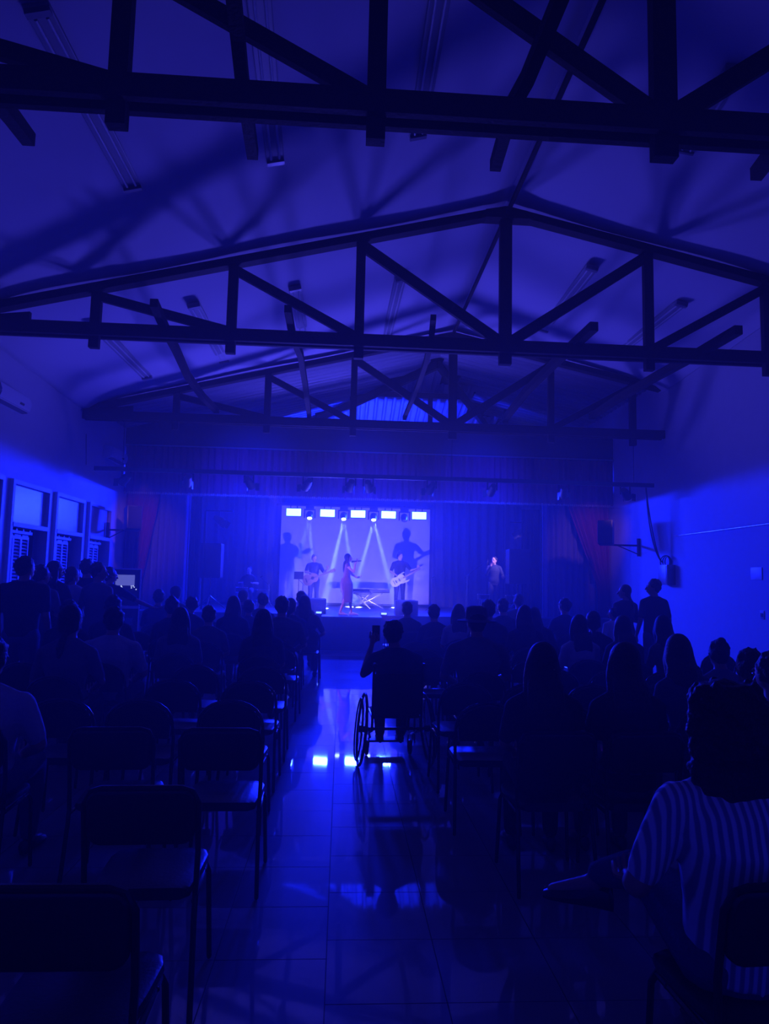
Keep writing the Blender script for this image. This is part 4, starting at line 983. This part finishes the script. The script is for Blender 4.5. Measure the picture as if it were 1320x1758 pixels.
newo('indicator', bm, mat('indicator', (.5, .5, .5), .4, emit=(.6, .7, 1), est=1.0), t, False)
for zz in (H_-.98, H_-1.5):
    bm = B(); box(bm, (.1, -.258, zz), (.13, .02, .13)); newo('latch', bm, M_chrome, t, False)

# ------------------------------------------------------------------ wall-mounted speakers
def wallspk(p, x_wall, s, label):
    t = empty('wall_speaker', p, 0, label, 'loudspeaker', 'loudspeakers on the side walls')
    R = Matrix.Rotation(-s*.5, 3, 'Z') @ Matrix.Rotation(-.15, 3, 'X')
    bm = B(); box(bm, (0, 0, 0), (.32, .34, .52), rot=R, bev=.02); newo('cabinet', bm, M_black, t)
    bm = B(); box(bm, R @ V((0, -.175, 0)), (.27, .02, .46), rot=R); newo('grille', bm, M_grille, t, False)
    dx = x_wall-p.x
    bm = B(); bar(bm, (0, .1, -.26), (dx, .1, -.26), .04, .04); bar(bm, (dx-s*.03, .1, -.5), (dx-s*.03, .1, -.1), .05, .06, side=(0, 1, 0)); bar(bm, (dx*.35, .1, -.26), (dx-s*.03, .1, -.46), .02, .02); newo('bracket', bm, M_metal, t, False)
p = P(228, 890, 15.5); wallspk(p, XL, -1, 'black loudspeaker on a bracket beside the left curtain')
p = P(1040, 915, 15.0); wallspk(p, XR, 1, 'black loudspeaker on a bracket beside the right curtain')
# junction box with cables
p = PX(1152, 987, XR); t = empty('distribution_box', (XR, p.y, p.z), 0, 'metal electrical box on the right wall with looped cables', 'electrical box')
bm = B(); box(bm, (-.09, 0, 0), (.18, .38, .40), bev=.008); newo('box', bm, M_grey, t)
bm = B(); box(bm, (-.184, 0, 0), (.008, .33, .35), bev=.003); newo('door', bm, M_grey, t)
q = P(1109, 838, Y3); q2 = V((XR-.12, p.y+.1, p.z+.22))
for k in range(2):
    bm = B(); pts = []
    for i in range(13):
        s_ = i/12; pp = q.lerp(q2, s_**1.6); pp.z = q.z+(q2.z-q.z)*(1-(1-s_)**1.5)*.98+.0; pp.y = q.y+(q2.y-q.y)*s_**2; pts.append(pp+V((.05*k*math.sin(PI*s_), 0, -.06*k*math.sin(PI*s_))))
    limb(bm, pts, .014, 6); o = newo('cable', bm, M_black); tag(o, ['outer', 'inner'][k]+' black cable drooping from the pipe end to the electrical box', 'cable', 'drooping cables')
for k in range(3):
    bm = B(); torus(bm, (0, 0, 0), .10+.015*k, .011, n=24, m_=6); o = newo('cable_loop', bm, M_black, t, loc=(-.1+.01*k, -.05+.05*k, .26)); o.rotation_euler = (0, 0, .25*k)
# conduit, sign, socket
a, b_ = PX(1160, 920, XR-.012), PX(1420, 886, XR-.012)
bm = B(); cyl(bm, a, b_, .012); tag(newo('conduit', bm, M_chrome), 'thin shiny pipe along the right wall', 'pipe')
p = PX(1298, 985, XR-.01); bm = B(); box(bm, (XR-.006, p.y, p.z), (.012, .30, .2), bev=.002); tag(newo('wall_notice', bm, M_white), 'small pale notice on the right wall', 'notice')
p = PX(1308, 1056, XR-.01); t = empty('wall_socket', (XR-.006, p.y, p.z), 0, 'white wall socket low on the right wall', 'socket'); bm = B(); box(bm, (0, 0, 0), (.012, .1, .14), bev=.004); newo('plate', bm, M_white, t)
bm = B(); box(bm, (-.008, -.02, 0), (.006, .02, .06)); box(bm, (-.008, .02, 0), (.006, .02, .06)); newo('slot', bm, M_black, t, False)
for px, py0, py1, lab in ((148, 745, 798, 'short'),):
    a, b_ = PX(px, py0, XL+.01), PX(px, py1, XL+.01); bm = B(); cyl(bm, a, b_, .006, n=6); tag(newo('wire', bm, M_black), 'short dark wire hanging on the left wall above the windows', 'wire')

# ------------------------------------------------------------------ chairs
def chair_proto(dome, name):
    t = empty(name); hw = .205
    bm = B(); prof = [(-.2, -.02), (-.205, .0), (-.19, .02), (.17, .02), (.205, .012), (.215, -.005), (.2, -.02)]
    rings = []
    for y, wd in ((-.19, .17), (-.17, .19), (0, .205), (.15, .21), (.20, .195), (.215, .16)):
        rings.append([V((x, y, .445+z)) for x, z in rrect(2*wd, .045, .02, 2)])
    loft(bm, rings); newo('seat', bm, M_vinyl, t)
    bm = B(); n = 10
    if dome: poly = [(-.19, .60), (.19, .60)] + [(.20*math.cos(a), .70+.15*math.sin(a)) for a in [PI*k/12 for k in range(13)]]
    else: poly = rrect(.41, .21, .05, 4, 0, .75)
    a = []; b = []
    for x, z in poly:
        yb = -.205-.02*(1-(x/.2)**2)-(z-.6)*.18; a.append(bm.verts.new((x, yb-.018, z))); b.append(bm.verts.new((x, yb+.018, z)))
    m_ = len(poly); bm.faces.new(a); bm.faces.new(b[::-1])
    for k in range(m_): bm.faces.new((a[k], b[k], b[(k+1) % m_], a[(k+1) % m_]))
    bmesh.ops.bevel(bm, geom=[e for e in bm.edges if all(len(f.verts) > 4 or True for f in e.link_faces) and any(len(f.verts) > 4 for f in e.link_faces)], offset=.008, segments=1, affect='EDGES')
    newo('backrest', bm, M_vinyl, t)
    bm = B()
    if dome: pts = [(-.21, -.19, .44), (-.215, -.20, .6), (-.212, -.235, .70)] + [(-.21*math.cos(PI*k/10), -.245, .71+.145*math.sin(PI*k/10)) for k in range(1, 10)] + [(.212, -.235, .70), (.215, -.20, .6), (.21, -.19, .44)]
    else: pts = [(-.21, -.19, .44), (-.215, -.20, .6), (-.215, -.24, .80), (-.19, -.25, .85), (-.15, -.252, .862), (.15, -.252, .862), (.19, -.25, .85), (.215, -.24, .80), (.215, -.20, .6), (.21, -.19, .44)]
    limb(bm, pts, .0115, 8); newo('back_frame', bm, M_metal, t)
    for s in (-1, 1):
        bm = B(); limb(bm, [(s*.19, .17, .425), (s*.205, .19, .38), (s*.22, .21, .01)], .0115, 8); newo('leg', bm, M_metal, t)
        bm = B(); limb(bm, [(s*.21, -.19, .44), (s*.21, -.2, .36), (s*.22, -.26, .01)], .0115, 8); newo('leg', bm, M_metal, t)
    bm = B()
    for s in (-1, 1): limb(bm, [(s*.205, -.19, .415), (s*.195, .17, .415)], .010, 6)
    limb(bm, [(-.2, .1, .415), (.2, .1, .415)], .010, 6); newo('seat_frame', bm, M_metal, t)
    return freeze(t)
chA = chair_proto(True, 'stacking_chair'); chB = chair_proto(False, 'stacking_chair')
firstuse = {}
ROWS = [1.97+.24, 2.83+.24, 4.1, 5.0, 5.9, 6.8, 7.7, 8.6, 9.5, 10.4, 11.4, 12.2, 13.0]
ORD = ['nearest', 'second', 'third', 'fourth', 'fifth', 'sixth', 'seventh', 'eighth', 'ninth', 'tenth', 'eleventh', 'twelfth', 'thirteenth']
def put_chair(x, y, lab, dome, rz=0):
    src = chA if dome else chB
    if dome not in firstuse: c = src; firstuse[dome] = 1; c.location = (x, y, 0); c.rotation_euler = (0, 0, rz)
    else: c = dup(src, loc=(x, y, 0), rz=rz)
    tag(c, lab, 'chair', 'rows of audience chairs'); return c
placed = []
def label_for(x, y):
    k = min(range(len(ROWS)), key=lambda i: abs(ROWS[i]-y)); side = 'left' if x < 0 else 'right'
    return k, side
items = []
for (x, y) in SEATS: items.append((x, y, True))
def free(x, y, dx=.47, dy=.62): return all(abs(x-a) > dx or abs(y-b) > dy for a, b, _ in items)
for k, Y in enumerate(ROWS):
    cols = [-.78-.52*i for i in range(7 if Y > 6 else 3)] + [1.02+.52*i for i in range(8)]
    cols[0] = -.70
    if Y < 4.5: cols[0] = -.62; cols[1] = -1.2; cols[2] = -1.75
    if Y < 3.5: cols = [-.73] if Y < 2.9 else [-.75]
    for x in cols:
        if x < -3.5 and Y > 7: continue
        if x > 4.1 and Y > 9: continue
        if x > 0 and Y < 5.5 and x > 3.4: continue
        if Y > 13.5: continue
        if x > 0 and x < 1.2 and 5.9 < Y < 7.2: x += .12
        if free(x, Y): items.append((x, Y, False))
cnt = {}
for (x, y, occ) in sorted(items, key=lambda q: (q[1], abs(q[0]))):
    k, side = label_for(x, y); cnt[(k, side)] = cnt.get((k, side), 0)+1; n = cnt[(k, side)]
    lab = 'black padded chair, %s row from camera, %s seat %s of the aisle%s' % (ORD[k], ['first', 'second', 'third', 'fourth', 'fifth', 'sixth', 'seventh', 'eighth', 'ninth', 'tenth', 'eleventh', 'twelfth', 'last'][min(n-1, 12)], side, ', occupied' if occ else ', empty')
    put_chair(x, y-.03, lab, y > 4.4, rng.uniform(-.06, .06))

# ------------------------------------------------------------------ haze
def haze(name, y0, y1, dens, label, zb_):
    bm = B(); x0, x1 = XL+.012, XR-.012
    prism(bm, [(x0, zb_), (x1, zb_), (x1, ceil_z(XR, 20)-.22), (RX, RZ-.30), (x0, ceil_z(XL, 20)-.22)], y0, y1)
    hm = bpy.data.materials.new(name); hm.use_nodes = True; nt = hm.node_tree; nt.nodes.clear()
    out = nt.nodes.new('ShaderNodeOutputMaterial'); vs = nt.nodes.new('ShaderNodeVolumeScatter'); vs.inputs['Density'].default_value = dens; vs.inputs['Anisotropy'].default_value = .35
    nt.links.new(vs.outputs[0], out.inputs['Volume'])
    tag(newo('haze', bm, hm, smooth=False), label, 'haze', kind='stuff')
haze('hall_haze', -2.45, YC-.5, HAZE, 'thin blue-lit haze hanging over the audience', .006)
haze('stage_haze', YC-.5, YB-.05, HAZE_STAGE, 'thin haze above the stage with light beams in it', ZS+.004)
